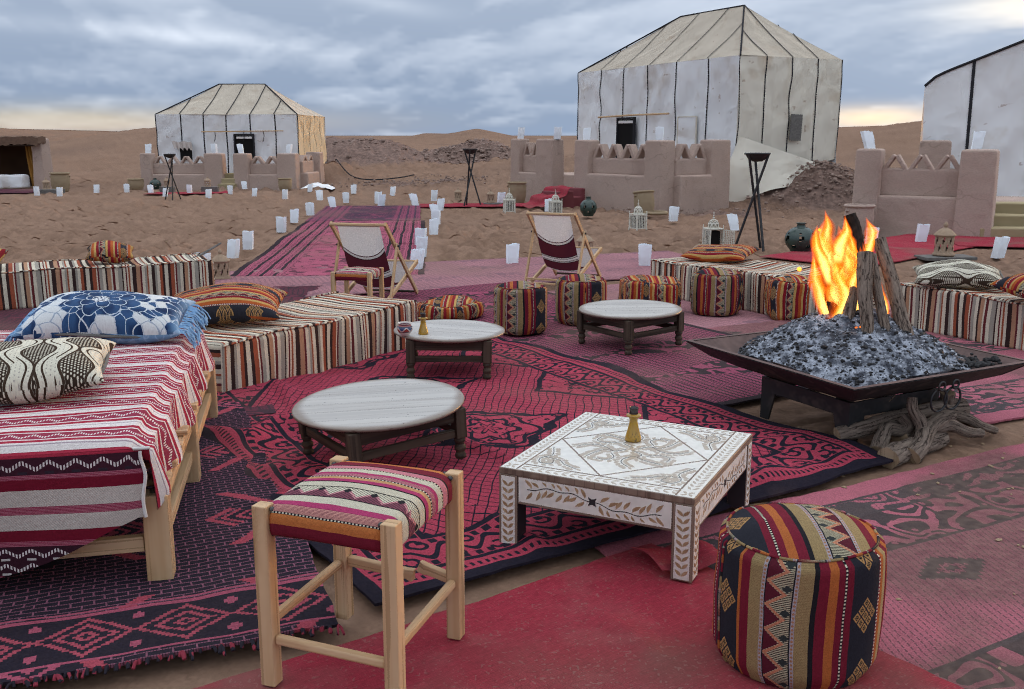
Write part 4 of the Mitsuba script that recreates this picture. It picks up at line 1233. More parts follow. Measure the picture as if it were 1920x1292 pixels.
def bench(label, loc, rz, L, W, H, seed, name='striped_bench'):
    """A long foam bench in striped cloth: stripes run across the top and down the sides."""
    def uvf(k, s, q):
        if k == 0:      # ends: stripes lie flat
            return q[..., 2] + 3.0 + s, q[..., 1]
        return q[..., 0] + seed * .37, (q[..., 1] if k == 2 else q[..., 2])
    m = list(rbox((L, W, H), .035, (60, 16, 14), 3, uvf))
    v = m[0]
    t = (v[:, 2] + H / 2) / H
    out = np.sign(v[:, 1:2]) * np.array([[0, 1.0, 0]])
    v += np.stack([0 * t, .016 * np.sin(v[:, 0] * 13 + seed) * (1 - t) * np.sign(v[:, 1]) + .028 * (vn(v, 2.4, seed, 3) - .5), .030 * (vn(v * np.array([1, 1, 0]), 2.2, seed + 3, 3) - .5) * t - .018 * np.exp(-((v[:, 1]) / .3) ** 2) * t], -1)
    v[:, 2] += H / 2
    t_ = thing(name, label, 'bench', loc, rz)
    obj('cover', tuple(m), 'stripe_cloth', t_)
    for s in (-1, 1):       # piping along the top edges
        obj('piping', tube([(x, s * (W / 2 - .006) + .01 * math.sin(x * 9), H - .012 + .01 * math.sin(x * 5 + seed)) for x in np.linspace(-L / 2 + .02, L / 2 - .02, 40)], .007, 6), 'stripe_cloth', t_)
    return t_


def cushion(label, loc, rz, bsdf, w=.50, d=.40, h=.16, seed=1, rx=0.0, ry=0.0, off=(0., 0.), rot=False, parts=(), name='cushion', zip_=None):
    """Pillow: two swollen panels meeting in a seam, corners drawn out; uv is flat across each panel."""
    n = 34
    s = np.sin(np.linspace(-PI / 2, PI / 2, n))
    A, B = np.meshgrid(s, s, indexing='ij')
    e = np.clip((1 - A ** 2), 0, 1) ** .42 * np.clip((1 - B ** 2), 0, 1) ** .42
    pin = 1 - .10 * (1 - np.abs(B) ** 2 * 1.0) * np.abs(A) ** 2
    pin2 = 1 - .10 * (1 - np.abs(A) ** 2) * np.abs(B) ** 2
    X, Y_ = A * w / 2 * pin, B * d / 2 * pin2
    q = np.stack([X, Y_, 0 * X + seed], -1)
    cr = .020 * (vn(q, 6, seed, 3) - .5) + .012 * (np.abs(vn(q, 9, seed + 2, 2) - .5) - .25)
    ps = []
    t_ = thing(name, label, 'cushion', loc, rz, rx=rx, ry=ry)
    for sg in (1, -1):
        Z = sg * e * h * (.5 if sg > 0 else .42) + cr * e + .012 * np.sin(3 * A + seed)
        U = np.stack([X, Y_], -1) if not rot else np.stack([Y_, X], -1)
        U = U + np.array([off[0] + (0 if sg > 0 else .31), off[1]])
        obj('top_panel' if sg > 0 else 'under_panel', sheet(np.stack([X, Y_, Z], -1), U, flip=sg < 0), bsdf, t_)
    ring = np.concatenate([np.stack([X[:, 0], Y_[:, 0], .012 * np.sin(3 * A[:, 0] + seed)], -1), np.stack([X[-1], Y_[-1], .012 * np.sin(3 * A[-1] + seed)], -1)])
    return t_


SB = bench('long striped bench at the left edge, two kilim cushions on it', (-4.55, 9.55, .0), .46, 3.1, .68, .375, 1)
dup_at = lambda x, y, z, a: (x, y, z)
bench('striped bench left of centre, running away behind the near round tables', (-1.56, 6.80, .0), math.atan2(1.52, .98), 1.92, .80, .385, 4)
bench('striped bench behind the poufs, right of centre, a flat cushion on it', (2.36, 9.42, .0), math.atan2(-1.60, 1.24), 2.1, .80, .38, 8)
bench('striped bench at the right edge beyond the fire bowl', (4.18, 7.55, .0), math.atan2(-.94, .5), 2.3, .86, .385, 11)

# the red and white daybed -----------------------------------------------------------
# local frame: x along the length (away from the camera), y to its left; near right leg at the origin
DB = thing('daybed', 'pale wooden daybed covered with a red and white striped throw at left', 'daybed', (-1.262, 3.27, .045), math.atan2(2.12, -.46))
DL, DW = 2.2, 1.5
for x_ in (.03, 1.06, 2.14):
    for y_ in (-.01, DW):
        obj('leg', xf(rbox((.088, .088, .325), .006, (1, 1, 4), 2, off=(x_, y_)), XF((x_, y_, .1625))), 'pale_wood', DB)
obj('side_rail', stick((.075, -.012, .285), (2.10, -.012, .285), .045, .07), 'pale_wood', DB)
obj('side_rail', stick((.075, DW, .285), (2.10, DW, .285), .045, .07), 'pale_wood', DB)
obj('low_rail', stick((.075, -.012, .135), (2.10, -.012, .13), .036, .05), 'pale_wood', DB)
obj('end_rail', stick((.03, .04, .282), (.03, DW - .05, .282), .045, .075), 'pale_wood', DB)
obj('end_rail', stick((.03, .04, .14), (.03, DW - .05, .13), .036, .056), 'pale_wood', DB)
for i in range(10):
    x_ = .14 + i * .205
    obj('slat', stick((x_, -.052, .335), (x_, DW, .335), .085, .022), 'pale_wood', DB)
obj('bolt', xf(lathe([(0, .014), (.012, .012), (.017, .004), (.017, 0)], 10), XF((.035, -.005, .326))), 'dark_wood', DB)
# mattress under the throw, then the throw itself: top, side drop and front drop in one cloth
obj('mattress', xf(rbox((DL - .10, DW - .10, .17), .05, (10, 8, 2), 3), XF((DL / 2 + .02, DW / 2 + .02, .435))), 'cotton_white', DB)
na, nb_ = 150, 70
sa = np.linspace(-.50, DL - .02, na)          # along the length; below 0 hangs over the front end
sb = np.linspace(-.215, DW, nb_)              # across; below 0 hangs over the right side
A_, B_ = np.meshgrid(sa, sb, indexing='ij')


def fold(s, r):
    """Arc-length s around an edge of radius r: returns (across, down)."""
    q = r * PI / 2
    a = np.clip((s + q / 2) / q, 0, 1) * PI / 2
    return np.where(s > q / 2, s - q / 2 + r, np.where(s < -q / 2, 0, r * (1 - np.cos(PI / 2 - (PI / 2 - a)) * 0) - r * (1 - np.sin(a)) * 1.0)), np.where(s > q / 2, 0, np.where(s < -q / 2, -s - q / 2 + r, r * (1 - np.sin(a)) * 0 + r * np.cos(a) * 1.0 - 0 * r))


xa, dn = fold(A_, .04)
yb, dn2 = fold(B_, .05)
Zt = .545 - np.maximum(dn, 0) - np.maximum(dn2, 0)
qq = np.stack([A_, B_, 0 * A_], -1)
Zt += .030 * (vn(qq * np.array([1, .7, 1]), 3.0, 4, 3) - .5) * (dn < .01) * (dn2 < .01) - .015 * np.exp(-((B_ - .7) / .5) ** 2) * (dn < .01)
yy = yb + .0 - (.028 * np.sin(A_ * 17 + 1.2 * np.sin(A_ * 5)) + .02 * (vn(qq, 5, 9, 2) - .5)) * np.clip(dn2 / .2, 0, 1) - .035 * np.clip(dn2 / .2, 0, 1)
xx = xa - .022 * np.sin(B_ * 7 + .6) * np.clip(dn / .4, 0, 1) - .075 * (1 - np.clip(A_ / .5, 0, 1)) + .02
front = dn > .04
sag = np.where(front, -.17 * np.clip((dn - .2) / .3, 0, 1) * np.exp(-(np.clip(B_ - .02, 0, 9) / .26) ** 1.2), 0)     # the hanging front rises towards the corner
P_ = np.stack([xx, yy, Zt - sag * 0], -1)
# front drop: cloth hem follows a curve, shorter at the right corner
hem = .50 - .22 * np.exp(-(np.clip(B_, 0, 9) / .33) ** 1.6)
dn_s = np.where(front, .04 + (dn - .04) * (hem - .04) / (.46 - .0), dn)
P_[..., 2] = np.where(front, .545 - dn_s - np.maximum(dn2, 0) * .0 + .012, P_[..., 2])
uvT = np.stack([np.where(front, -dn_s + .04, A_), B_], -1)
mask_side = (B_ < -.02) & (A_ < -.02)
ii, jj = np.nonzero(sb > -.03)[0][0], np.nonzero(sa > -.035)[0][0]
obj('throw_top', sheet(P_[jj - 1:, :], uvT[jj - 1:, :]), 'throw_cloth', DB)
Pf = P_[:jj, ii:].copy()
obj('throw_front', sheet(Pf, uvT[:jj, ii:]), 'throw_cloth', DB)
edge_ = Pf[:, 0]
obj('throw_hem', cat_([tube(edge_ + np.array([-.004, -.004, 0]), .006, 6), tube(P_[jj, :ii + 2] + np.array([-.004, 0, .0]), .006, 6)]), 'cotton_white', DB)

ZB = .045 + .545
bl = cushion('big blue and white floral cushion with tassels on the daybed', (-2.06, 4.95, ZB + .100), .12, 'blue_cloth', .80, .44, .25, 3, rx=.20)
labels[bl]['label'] = 'blue and white floral cushion with light blue tassels on the daybed'
tas = []
for sg in (-1, 1):
    for i in range(60):
        y0 = RNG.uniform(-.20, .20)
        a0 = np.array([sg * .375, y0, .012 * math.sin(3 * sg) + .0])
        L_ = RNG.uniform(.06, .10)
        pts = [a0, a0 + (sg * L_ * .5, RNG.uniform(-.02, .02), -.012), a0 + (sg * L_ * .85, RNG.uniform(-.04, .03), -.05), a0 + (sg * L_, RNG.uniform(-.05, .03), -.085)]
        tas.append(tube(pts, .0035, 4, cap=False))
obj('tassel_fringe', cat_(tas), 'blue_yarn', bl, kind='stuff')
obj('zip', tube([(x_, -.205 + .03 * (x_ / .36) ** 2, -.012 + .012 * math.sin(3 * x_ / .4 + 3)) for x_ in np.linspace(-.36, .34, 20)], .008, 6), 'grey_block', bl)
md = cushion('cream and brown mud cloth cushion in front on the daybed', (-1.96, 3.90, ZB + .085), .30, 'mud_cloth', .62, .62, .22, 5, rx=.04, rot=True, off=(.08, .02))
obj('zip', tube([(.29 - .02 * (y_ / .3) ** 2, y_, .004) for y_ in np.linspace(-.27, .27, 16)], .008, 6), 'grey_block', md)
cushion('kilim cushion with a black lozenge band on the left striped bench', (-1.93, 6.55, .385 + .10), .12, 'cushion_cloth', .78, .58, .24, 7, rx=.14, rot=True, off=(.29, 0))
cushion('small kilim cushion lying near the end of the far left bench', (-3.98, 9.75, .375 + .095), .35, 'cushion_cloth', .44, .40, .21, 9, rx=.15, off=(.23, 0))
cushion('kilim cushion cut off by the left edge of the far left bench', (-5.02, 9.22, .375 + .095), .2, 'cushion_cloth', .46, .40, .21, 10, rx=.25, off=(.25, 0))
cushion('flat kilim cushion on the striped bench behind the poufs', (2.10, 9.92, .38 + .065), -.55, 'cushion_cloth', .66, .50, .16, 12, off=(.16, 0), rot=True, rx=.12)
m2 = cushion('cream and brown mud cloth cushion on the right-hand striped bench', (3.70, 8.12, .385 + .085), -.35, 'mud_cloth', .70, .56, .21, 14, off=(.1, .03), rx=.10)
obj('zip', tube([(.33 - .02 * (y_ / .3) ** 2, y_, .004) for y_ in np.linspace(-.23, .23, 16)], .008, 6), 'grey_block', m2)
cushion('kilim cushion at the right edge of the right-hand striped bench', (3.98, 7.32, .385 + .10), .35, 'cushion_cloth', .60, .44, .21, 15, off=(.22, 0), rot=True, rx=.10)

# ---------------------------------------------------------------- poufs


def pouf(label, loc, rz, rad, H, bsdf='kilim_cloth', u0=0.0, seed=1, sq=2.0, bulge=.03, sag=0.0, name='pouf'):
    """Round stuffed pouf: a side panel and a top panel joined by a piped seam. sq: 2 = round, larger = squarer."""
    t_ = thing(name, label, 'pouf', loc, rz)
    n, m = 72, 26
    th = np.linspace(0, 2 * PI, n + 1)
    c, s = np.cos(th), np.sin(th)
    k = (np.abs(c) ** sq + np.abs(s) ** sq) ** (-1 / sq)
    zz = np.linspace(0, 1, m)
    rr = rad * (1 + bulge * np.sin(np.pi * zz) - .20 * np.clip(.10 - zz, 0, 1) / .10 * .5 - .10 * np.clip((zz - .94) / .06, 0, 1) ** 2)
    P = np.stack([rr[None] * (k * c)[:, None], rr[None] * (k * s)[:, None], np.broadcast_to(zz * H, (n + 1, m))], -1)
    P[..., 2] += .02 * sag * np.sin(th * 3 + seed)[:, None] * zz[None]
    P += (.020 + sag * .05) * (np.stack([vn(P, 5, seed + i, 2) for i in range(3)], -1) - .5)
    P[-1] = P[0]
    arc = np.concatenate([[0], np.cumsum(np.hypot(np.diff(k * c * rad), np.diff(k * s * rad)))])
    obj('side_panel', sheet(P, np.stack(np.broadcast_arrays(arc[:, None] + u0, zz[None] * H), -1)), bsdf, t_)
    g = np.linspace(0, 1, 14)
    tp = P[:, -1]
    ctr = tp[:-1].mean(0)
    Q = ctr + (tp - ctr)[:, None] * g[None, :, None]
    Q[..., 2] += (.045 * rad / .24) * (1 - g[None] ** 2.5) * (1 - .6 * sag)
    Q[..., 2] += .012 * (vn(Q, 6, seed + 5, 2) - .5) * (1 - g[None] ** 3)
    obj('top_panel', sheet(Q, np.stack([-(Q[..., 0] * math.cos(rz) - Q[..., 1] * math.sin(rz)) + .27, Q[..., 0] * math.sin(rz) + Q[..., 1] * math.cos(rz)], -1), flip=True), bsdf, t_)
    obj('piping', tube(tp + np.array([0, 0, .002]), .0042, 6, cap=False), bsdf, t_)
    for a in (seed * .7, seed * .7 + PI):
        i = int((a % (2 * PI)) / (2 * PI) * n)
        obj('side_seam', tube(P[i] * np.array([1.004, 1.004, 1]), .0042, 6), bsdf, t_)
    return t_


pouf('large round kilim pouf in the right foreground', (.872, 2.80, .035), -PI / 2 - 1.02, .243, .40, u0=.07, seed=4, bulge=.02)
pouf('kilim pouf with lozenge band between the two far round tables', (.070, 7.90, .045), -PI / 2 - .95, .198, .37, u0=.075, seed=5, sq=2.6)
pouf('kilim pouf close behind the left side of the farthest round table', (.590, 8.34, .040), -PI / 2 - .95, .198, .37, u0=.13, seed=6, sq=2.6)
pouf('kilim pouf with central lozenge band, in front of the middle striped bench', (1.86, 8.86, .03), -PI / 2 - .62, .21, .36, u0=.075, seed=7, sq=2.8)
pouf('wide low orange kilim pouf behind the farthest round table', (1.26, 8.92, .03), .12, .255, .29, 'cushion_cloth', .1, 8, 4.5, .01, .5)
pouf('square red striped kilim pouf left of the fire', (2.52, 8.72, .02), -.10, .235, .33, 'cushion_cloth', .3, 9, 5.0, .01, .3)
pouf('slumped orange kilim pouf behind the table with the painted bowl', (-.56, 8.66, .04), .2, .29, .115, 'cushion_cloth', .2, 10, 2.6, .06, .7)

# ---------------------------------------------------------------- stools


def stool(label, loc, rz):
    t_ = thing('stool', label, 'stool', loc, rz)
    L, D, h, w = .448, .480, .555, .046
    xs, ys = (w / 2, L - w / 2), (w / 2, D - w / 2)
    for x in xs:
        for y in ys:
            obj('leg', xf(rbox((w, w, h), .004, (1, 1, 5), 2, off=(x * 9, y * 7)), XF((x, y, h / 2))), 'pale_wood', t_)
    obj('stretcher', stick((w, ys[0], .145), (L - w, ys[0], .135), .026, .030, .010), 'pale_wood', t_)
    obj('stretcher', stick((xs[0], w, .195), (xs[0], D - w, .20), .026, .030, .010), 'pale_wood', t_)
    obj('stretcher', stick((xs[1], w, .180), (xs[1], D - w, .195), .026, .030, .010), 'pale_wood', t_)
    # the broken back stretcher: two splintered stubs
    for a, b, lab in (((w, ys[1], .205), (.285, ys[1] - .004, .192), 'left stub of the broken stretcher'), ((L - w, ys[1], .200), (.300, ys[1] + .004, .222), 'right stub of the broken stretcher')):
        m = list(stick(a, b, .026, .032, .004, seg=10))
        e = np.linalg.norm(m[0] - np.asarray(b), axis=1) < .03
        m[0][e] += .010 * (np.stack([vn(m[0][e], 60, k, 2) for k in (1, 2, 3)], -1) - .5) * 2
        obj('broken_stretcher', tuple(m), 'pale_wood', t_, label=lab)
    def uvf(k, s, q):
        if k == 2:
            return q[..., 1] + .33, q[..., 0]
        if k == 1:
            return .33 + s * (.234 + .0475 - q[..., 2]), q[..., 0]
        return q[..., 1] + .33, q[..., 2] + .1
    m = list(rbox((L - .02, D - .012, .095), .034, (20, 20, 2), 4, uvf))
    v = m[0]
    X, Y_ = v[:, 0] / (L / 2), v[:, 1] / (D / 2)
    v[:, 2] += .026 * (1 - X ** 2) * (1 - Y_ ** 2) + .008 * (vn(v, 9, 3, 2) - .5)
    cor = np.clip((np.abs(X) - .72) / .2, 0, 1) * np.clip((np.abs(Y_) - .72) / .2, 0, 1)
    v[:, :2] *= (1 - .085 * cor)[:, None]
    v[:, 2] -= .012 * cor
    v += (L / 2, D / 2, h - .052)
    obj('seat_cushion', tuple(m), 'stool_cloth', t_)
    st = lathe([(0, .008), (.005, .007), (.0085, .002), (.0085, -.004)], 10)
    for x, sx in ((xs[0], 1), (xs[1], -1)):
        for y, sy in ((ys[0], 1), (ys[1], -1)):
            for q in range(5):       # upholstery nails round each leg
                a = q / 4
                px = x + sx * (w / 2 + .008) * (1 if a > .45 else a * 2.2)
                py = y + sy * (w / 2 + .008) * (1 if a < .55 else (1 - a) * 2.2)
                obj('stud', xf(st, XF((px, py, h - .012 - .018 * (q % 2)), rx=-.5 * sy, ry=.5 * sx)), 'dark_glaze', t_)
    return t_


S1 = stool('pale wooden stool with a woven striped seat and broken back stretcher, in the foreground', (-.733, 2.615, .03), math.atan2(-.15, .422))
dup(S1, 'pale wooden stool with a woven striped seat in front of the left deck chair', (-1.55, 8.36, .02), -.16, s=.80)

# ---------------------------------------------------------------- round tables


def round_table(label, loc, rz, rad, H, top_rz=0.0, tilt=(0, 0)):
    t_ = thing('round_table', label, 'table', loc, rz, rx=tilt[0], ry=tilt[1])
    th = np.linspace(0, 2 * PI, 73)
    prof = [(0, H), (.25, H), (.5, H), (.75, H), (.93, H), (.985, H - .002), (1, H - .008), (.995, H - .018), (.95, H - .024)]
    P = np.stack([np.stack([rad * r * np.cos(th) * (1 + .006 * np.sin(3 * th)), rad * r * np.sin(th), 0 * th + z], -1) for r, z in prof], 0)
    c, s = math.cos(top_rz), math.sin(top_rz)
    U = np.stack([P[..., 0] * c + P[..., 1] * s, -P[..., 0] * s + P[..., 1] * c], -1) / rad * .415
    obj('tabletop', sheet(P, U, flip=True), 'plank_top', t_)
    a = rad * .665
    w = .058
    lt = H - .026
    turned = [(.020, 0), (.030, .006), (.033, .018), (.026, .032), (.024, .038), (.033, .050), (.034, .062), (.026, .074), (.024, .080), (.033, .092), (.033, .105), (.026, .112)]
    for sx in (-1, 1):
        for sy in (-1, 1):
            lg = obj('leg', xf(rbox((w, w, lt - .108), .006, (1, 1, 4), 2, off=(sx, sy)), XF((sx * a, sy * a, .108 + (lt - .108) / 2))), 'dark_wood', t_)
            obj('turned_foot', xf(lathe([(r * .86, z) for r, z in turned], 18), XF((sx * a, sy * a, 0))), 'dark_wood', lg)
    for sx in (-1, 1):
        obj('apron', stick((sx * a, -a + w / 2, lt - .034), (sx * a, a - w / 2, lt - .034), .026, .068), 'dark_wood', t_)
        obj('apron', stick((-a + w / 2, sx * a, lt - .034), (a - w / 2, sx * a, lt - .034), .026, .068), 'dark_wood', t_)
        obj('stretcher', stick((sx * a, -a + w / 2, .135), (sx * a, a - w / 2, .135), .026, .040), 'dark_wood', t_)
        obj('stretcher', stick((-a + w / 2, sx * a, .135), (a - w / 2, sx * a, .135), .026, .040), 'dark_wood', t_)
    return t_


round_table('nearest round table, empty bleached plank top on dark turned legs', (-.635, 4.66, .05), .60, .418, .285, -.55, (0, -.055))
round_table('round table carrying a yellow candlestick and a painted bowl', (-.425, 6.52, .045), .05, .375, .285, -.35, (0, .015))
round_table('farthest round table, beside the standing kilim poufs', (.905, 7.42, .035), .64, .392, .285, -.62, (0, -.015))

# ---------------------------------------------------------------- inlaid square table
IT = thing('inlaid_table', 'square low table inlaid with bone and leaf scrolls, yellow candlestick on it', 'table', (-.050, 3.615, .038), math.atan2(-.345, .69), rx=.0)
LX, LY, HT_, LG = .772, .868, .318, .078


def leafm(L, w, bend=.0):
    """A flat leaf from the origin along +x."""
    t = np.linspace(0, 1, 7)
    up = np.stack([t * L, w * np.sin(PI * t ** .8) + bend * t * t], 1)
    dn = np.stack([t * L, -w * .55 * np.sin(PI * t ** 1.2) + bend * t * t], 1)
    return np.vstack([up, dn[-2:0:-1]])


def plate(poly, th=.0008):
    """A thin convex-ish plate, z up, slightly proud."""
    c = poly.mean(0)
    n = len(poly)
    v = np.vstack([np.column_stack([poly, np.zeros(n)]), np.column_stack([c + (poly - c) * .97, np.full(n, th)]), [[*c, th]]])
    i = np.arange(n)
    j = (i + 1) % n
    f = np.vstack([np.stack([i, j, j + n], 1), np.stack([i, j + n, i + n], 1), np.stack([i + n, j + n, np.full(n, 2 * n)], 1)])
    return v, f, v[:, :2] + RNG.uniform(0, 9, 2)


def rot2(p, a):
    c, s = math.cos(a), math.sin(a)
    return np.asarray(p) @ np.array([[c, s], [-s, c]])


TOP = []          # small leaves of the top
STEMS = []


def strip_leaves(x0, y0, x1, y1, n, size, out):
    """A border of paired leaves between two points (herringbone)."""
    a = math.atan2(y1 - y0, x1 - x0)
    for i in range(n):
        c = np.array([x0, y0]) + (np.array([x1 - x0, y1 - y0])) * (i + .35) / n
        for s in (1, -1):
            p = leafm(size * 1.15, size * .26)
            p[:, 1] *= s
            out.append(plate(rot2(rot2(p, s * .62) + (0, s * size * .06), a) + c))


def vine(pts, leaf, gap, out, stems, w=.0016):
    p = spline(pts, 60)
    d = np.gradient(p, axis=0)
    a = np.arctan2(d[:, 1], d[:, 0])
    s = np.concatenate([[0], np.cumsum(np.hypot(*np.diff(p, axis=0).T))])
    k = 0
    for x in np.arange(gap * .6, s[-1], gap):
        i = int(np.searchsorted(s, x))
        for sg in (1, -1):
            l = leaf * RNG.uniform(.85, 1.12)
            q = leafm(l, l * .40)
            q[:, 1] *= sg
            out.append(plate(rot2(rot2(q, sg * .75) + (0, sg * .006), a[min(i, 59)]) + p[min(i, 59)]))
    out.append(plate(rot2(leafm(leaf, leaf * .25), a[-1]) + p[-1]))
    nrm = np.stack([-np.sin(a), np.cos(a)], 1) * w
    P = np.stack([np.column_stack([p - nrm, np.full(60, .0011)]), np.column_stack([p + nrm, np.full(60, .0011)])], 0)
    stems.append(sheet(P, np.zeros((2, 60, 2))))


bx_, by_ = .072, .072
strip_leaves(bx_, by_ / 2, LX - bx_, by_ / 2, 19, .030, TOP)
strip_leaves(bx_, LY - by_ / 2, LX - bx_, LY - by_ / 2, 19, .030, TOP)
strip_leaves(bx_ / 2, by_, bx_ / 2, LY - by_, 22, .030, TOP)
strip_leaves(LX - bx_ / 2, by_, LX - bx_ / 2, LY - by_, 22, .030, TOP)
for cx_ in (bx_ / 2, LX - bx_ / 2):
    for cy_ in (by_ / 2, LY - by_ / 2):
        for q in range(4):
            TOP.append(plate(rot2(leafm(.028, .008) + (.003, 0), q * PI / 2 + PI / 4) + (cx_, cy_)))
CX, CY = LX / 2, LY / 2
for q in range(4):
    a = q * PI / 2 + .35
    vine([rot2(np.array(z), a) + (CX, CY) for z in ((.02, 0), (.07, .035), (.11, .02), (.15, .055), (.185, .11))], .034, .0205, TOP, STEMS)
    vine([rot2(np.array(z), a) + (CX, CY) for z in ((.08, .03), (.12, -.03), (.17, -.045), (.225, -.02))], .032, .0205, TOP, STEMS)
    vine([rot2(np.array(z), a + .75) + (CX, CY) for z in ((.10, -.02), (.13, .03), (.175, .035), (.20, -.01))], .030, .0205, TOP, STEMS)
    sx, sy = (1 if q in (0, 3) else -1), (1 if q < 2 else -1)
    cc = np.array([CX + sx * (LX / 2 - .155), CY + sy * (LY / 2 - .165)])
    f_ = np.array([sx, sy])
    vine([cc + f_ * np.array(z) for z in ((.065, -.15), (.03, -.06), (.055, .0), (.035, .05), (-.01, .04), (.0, .0))], .031, .020, TOP, STEMS)
    vine([cc + f_ * np.array(z) for z in ((.045, -.02), (-.02, -.01), (-.06, .03), (-.12, .06))], .030, .020, TOP, STEMS)
    TOP.append(plate(rot2(leafm(.034, .012), q * PI / 2 + .4) + (CX, CY)))
tb = obj('tabletop', xf(rbox((LX, LY, .024), .0025, 1, 2), XF((LX / 2, LY / 2, HT_ - .012 - .001))), 'edge_wood', IT)
obj('bone_field', xf(rbox((LX - .010, LY - .010, .002), .0005, 1, 1), XF((LX / 2, LY / 2, HT_ - .0005))), 'bone_inlay', tb)
up = XF((0, 0, HT_ + .0005))
obj('leaf_scroll', xf(cat_(TOP), up), 'leaf_pale', tb, smooth=False, kind='stuff')
obj('stem_line', xf(cat_(STEMS), up), 'ebony', tb, smooth=False)
li = []
ln2 = lambda a, b, w=.007: stick((*a, HT_ + .0004), (*b, HT_ + .0004), w, .0022, .0004)
for a, b in (((bx_, by_), (LX - bx_, by_)), ((bx_, LY - by_), (LX - bx_, LY - by_)), ((bx_, by_ + .004), (bx_, LY - by_ - .004)), ((LX - bx_, by_ + .004), (LX - bx_, LY - by_ - .004)),
             ((CX, by_ + .005), (LX - bx_ - .005, CY)), ((LX - bx_ - .005, CY), (CX, LY - by_ - .005)), ((CX, LY - by_ - .005), (bx_ + .005, CY)), ((bx_ + .005, CY), (CX, by_ + .005)),
             ((bx_, .008), (bx_, by_ - .004)), ((LX - bx_, .008), (LX - bx_, by_ - .004)), ((bx_, LY - .008), (bx_, LY - by_ + .004)), ((LX - bx_, LY - .008), (LX - bx_, LY - by_ + .004))):
    obj('inlay_line', ln2(a, b), 'leaf_pale' if 0 else 'edge_wood', tb)
AH = .112
zt = HT_ - .026
for i, (ox, oy) in enumerate(((0, 0), (LX - LG, 0), (0, LY - LG), (LX - LG, LY - LG))):
    lg = obj('leg', xf(rbox((LG, LG, zt), .002, 1, 2), XF((ox + LG / 2, oy + LG / 2, zt / 2))), 'ebony' if 0 else 'edge_wood', IT)
    for fx in range(4):     # the two outer faces carry bone strips with chevrons, the inner faces are black
        outer = (fx == 0 and oy == 0) or (fx == 1 and ox > 0) or (fx == 2 and oy > 0) or (fx == 3 and ox == 0)
        M_ = XF((ox + LG / 2, oy + LG / 2, 0), (0, PI / 2, PI, -PI / 2)[fx]) @ XF((0, -LG / 2 - .0004, 0), rx=PI / 2)
        if outer:
            obj('bone_strip', xf(xf(rbox((LG - .020, zt - .012, .0016), .0004, 1, 1), XF((0, zt / 2, 0))), M_), 'bone_inlay', lg)
            for k in range(9):
                y = .018 + k * (zt - .036) / 9
                pr_ = []
                for s in (-1, 1):
                    p = leafm(.034, .0085, .006)
                    p = rot2(p, .62)
                    p[:, 0] *= s
                    pr_.append(plate(p[::s] + (0, y)))
                obj('chevron', xf(xf(cat_(pr_), XF((0, 0, .0009))), M_), 'leaf_inlay', lg, smooth=False)
        else:
            obj('black_face', xf(xf(rbox((LG - .004, zt - .004, .0016), .0004, 1, 1), XF((0, zt / 2, 0))), M_), 'ebony', lg)
for fx, ln_, M0 in ((0, LX, XF((LX / 2, 0.004, 0))), (1, LY, XF((LX - .004, LY / 2, 0), PI / 2)), (2, LX, XF((LX / 2, LY - .004, 0), PI)), (3, LY, XF((.004, LY / 2, 0), -PI / 2))):
    w_ = ln_ - 2 * LG - .002
    ap = obj('apron', xf(rbox((w_, .022, AH), .002, 1, 1), M0 @ XF((0, .011, zt - AH / 2))), 'edge_wood', IT)
    obj('bone_strip', xf(rbox((w_ - .008, .0016, AH - .014), .0004, 1, 1), M0 @ XF((0, -.0006, zt - AH / 2 + .003))), 'bone_inlay', ap)
    Mf = M0 @ XF((0, -.0015, zt - AH / 2 + .003), rx=PI / 2)
    hw = w_ / 2 - .02
    sx_ = np.linspace(-hw + .02, hw - .02, 70)
    yv = .020 * np.sin(sx_ / hw * PI * 1.0) * -1 * (1 if fx in (0, 2) else 1) + .004 * np.sin(sx_ * 60)
    sl = np.gradient(yv, sx_)
    for k in range(17):
        x = -hw + .04 + k * (2 * hw - .08) / 16
        if abs(x) < .022:
            continue
        y, a = np.interp(x, sx_, yv), math.atan(np.interp(x, sx_, sl))
        for s in (1, -1):
            L_ = float(np.clip((.049 - s * y - .007) / .80, .020, .044))
            p = leafm(L_, L_ * .21, -.004)
            p[:, 1] *= s
            p = rot2(p, s * .98) + (0, s * .006)
            if x < 0:
                p[:, 0] *= -1
            q = rot2(p, a) + (x, y)
            q[:, 1] = np.clip(q[:, 1], -AH / 2 + .011, AH / 2 - .011)
            obj('leaf', xf(plate(q[::-1] if (s < 0) ^ (x < 0) else q), Mf), 'leaf_inlay', ap, smooth=False)
    P = np.stack([np.column_stack([sx_, yv - .0017, np.full(70, .0010)]), np.column_stack([sx_, yv + .0017, np.full(70, .0010)])], 0)
    star = np.array([(math.cos(k * PI / 4) * (.024 if k % 2 == 0 else .010), math.sin(k * PI / 4) * (.024 if k % 2 == 0 else .010)) for k in range(8)])
    obj('stem', xf(cat_([sheet(P, np.zeros((2, 70, 2))), xf(plate(rot2(star, PI / 4), .0012), XF((0, 0, .0006)))]), Mf), 'ebony', ap, smooth=False)
# ---------------------------------------------------------------- small things on the tables


def candlestick(label, loc, rz=0, s=1.0):
    t_ = thing('candlestick', label, 'candlestick', loc, rz, s=s)
    obj('body', lathe([(0, .0), (.032, 0), (.034, .006), (.031, .022), (.024, .045), (.018, .07), (.0165, .085), (.019, .098), (.030, .103), (.031, .108), (.028, .111), (.018, .113)], 32), 'yellow_glaze', t_)
    obj('candle_cup', lathe([(.018, .113), (.0165, .122), (.0185, .134), (.019, .140), (.015, .141), (.0135, .128), (0, .126)], 32), 'dark_glaze', t_)
    return t_


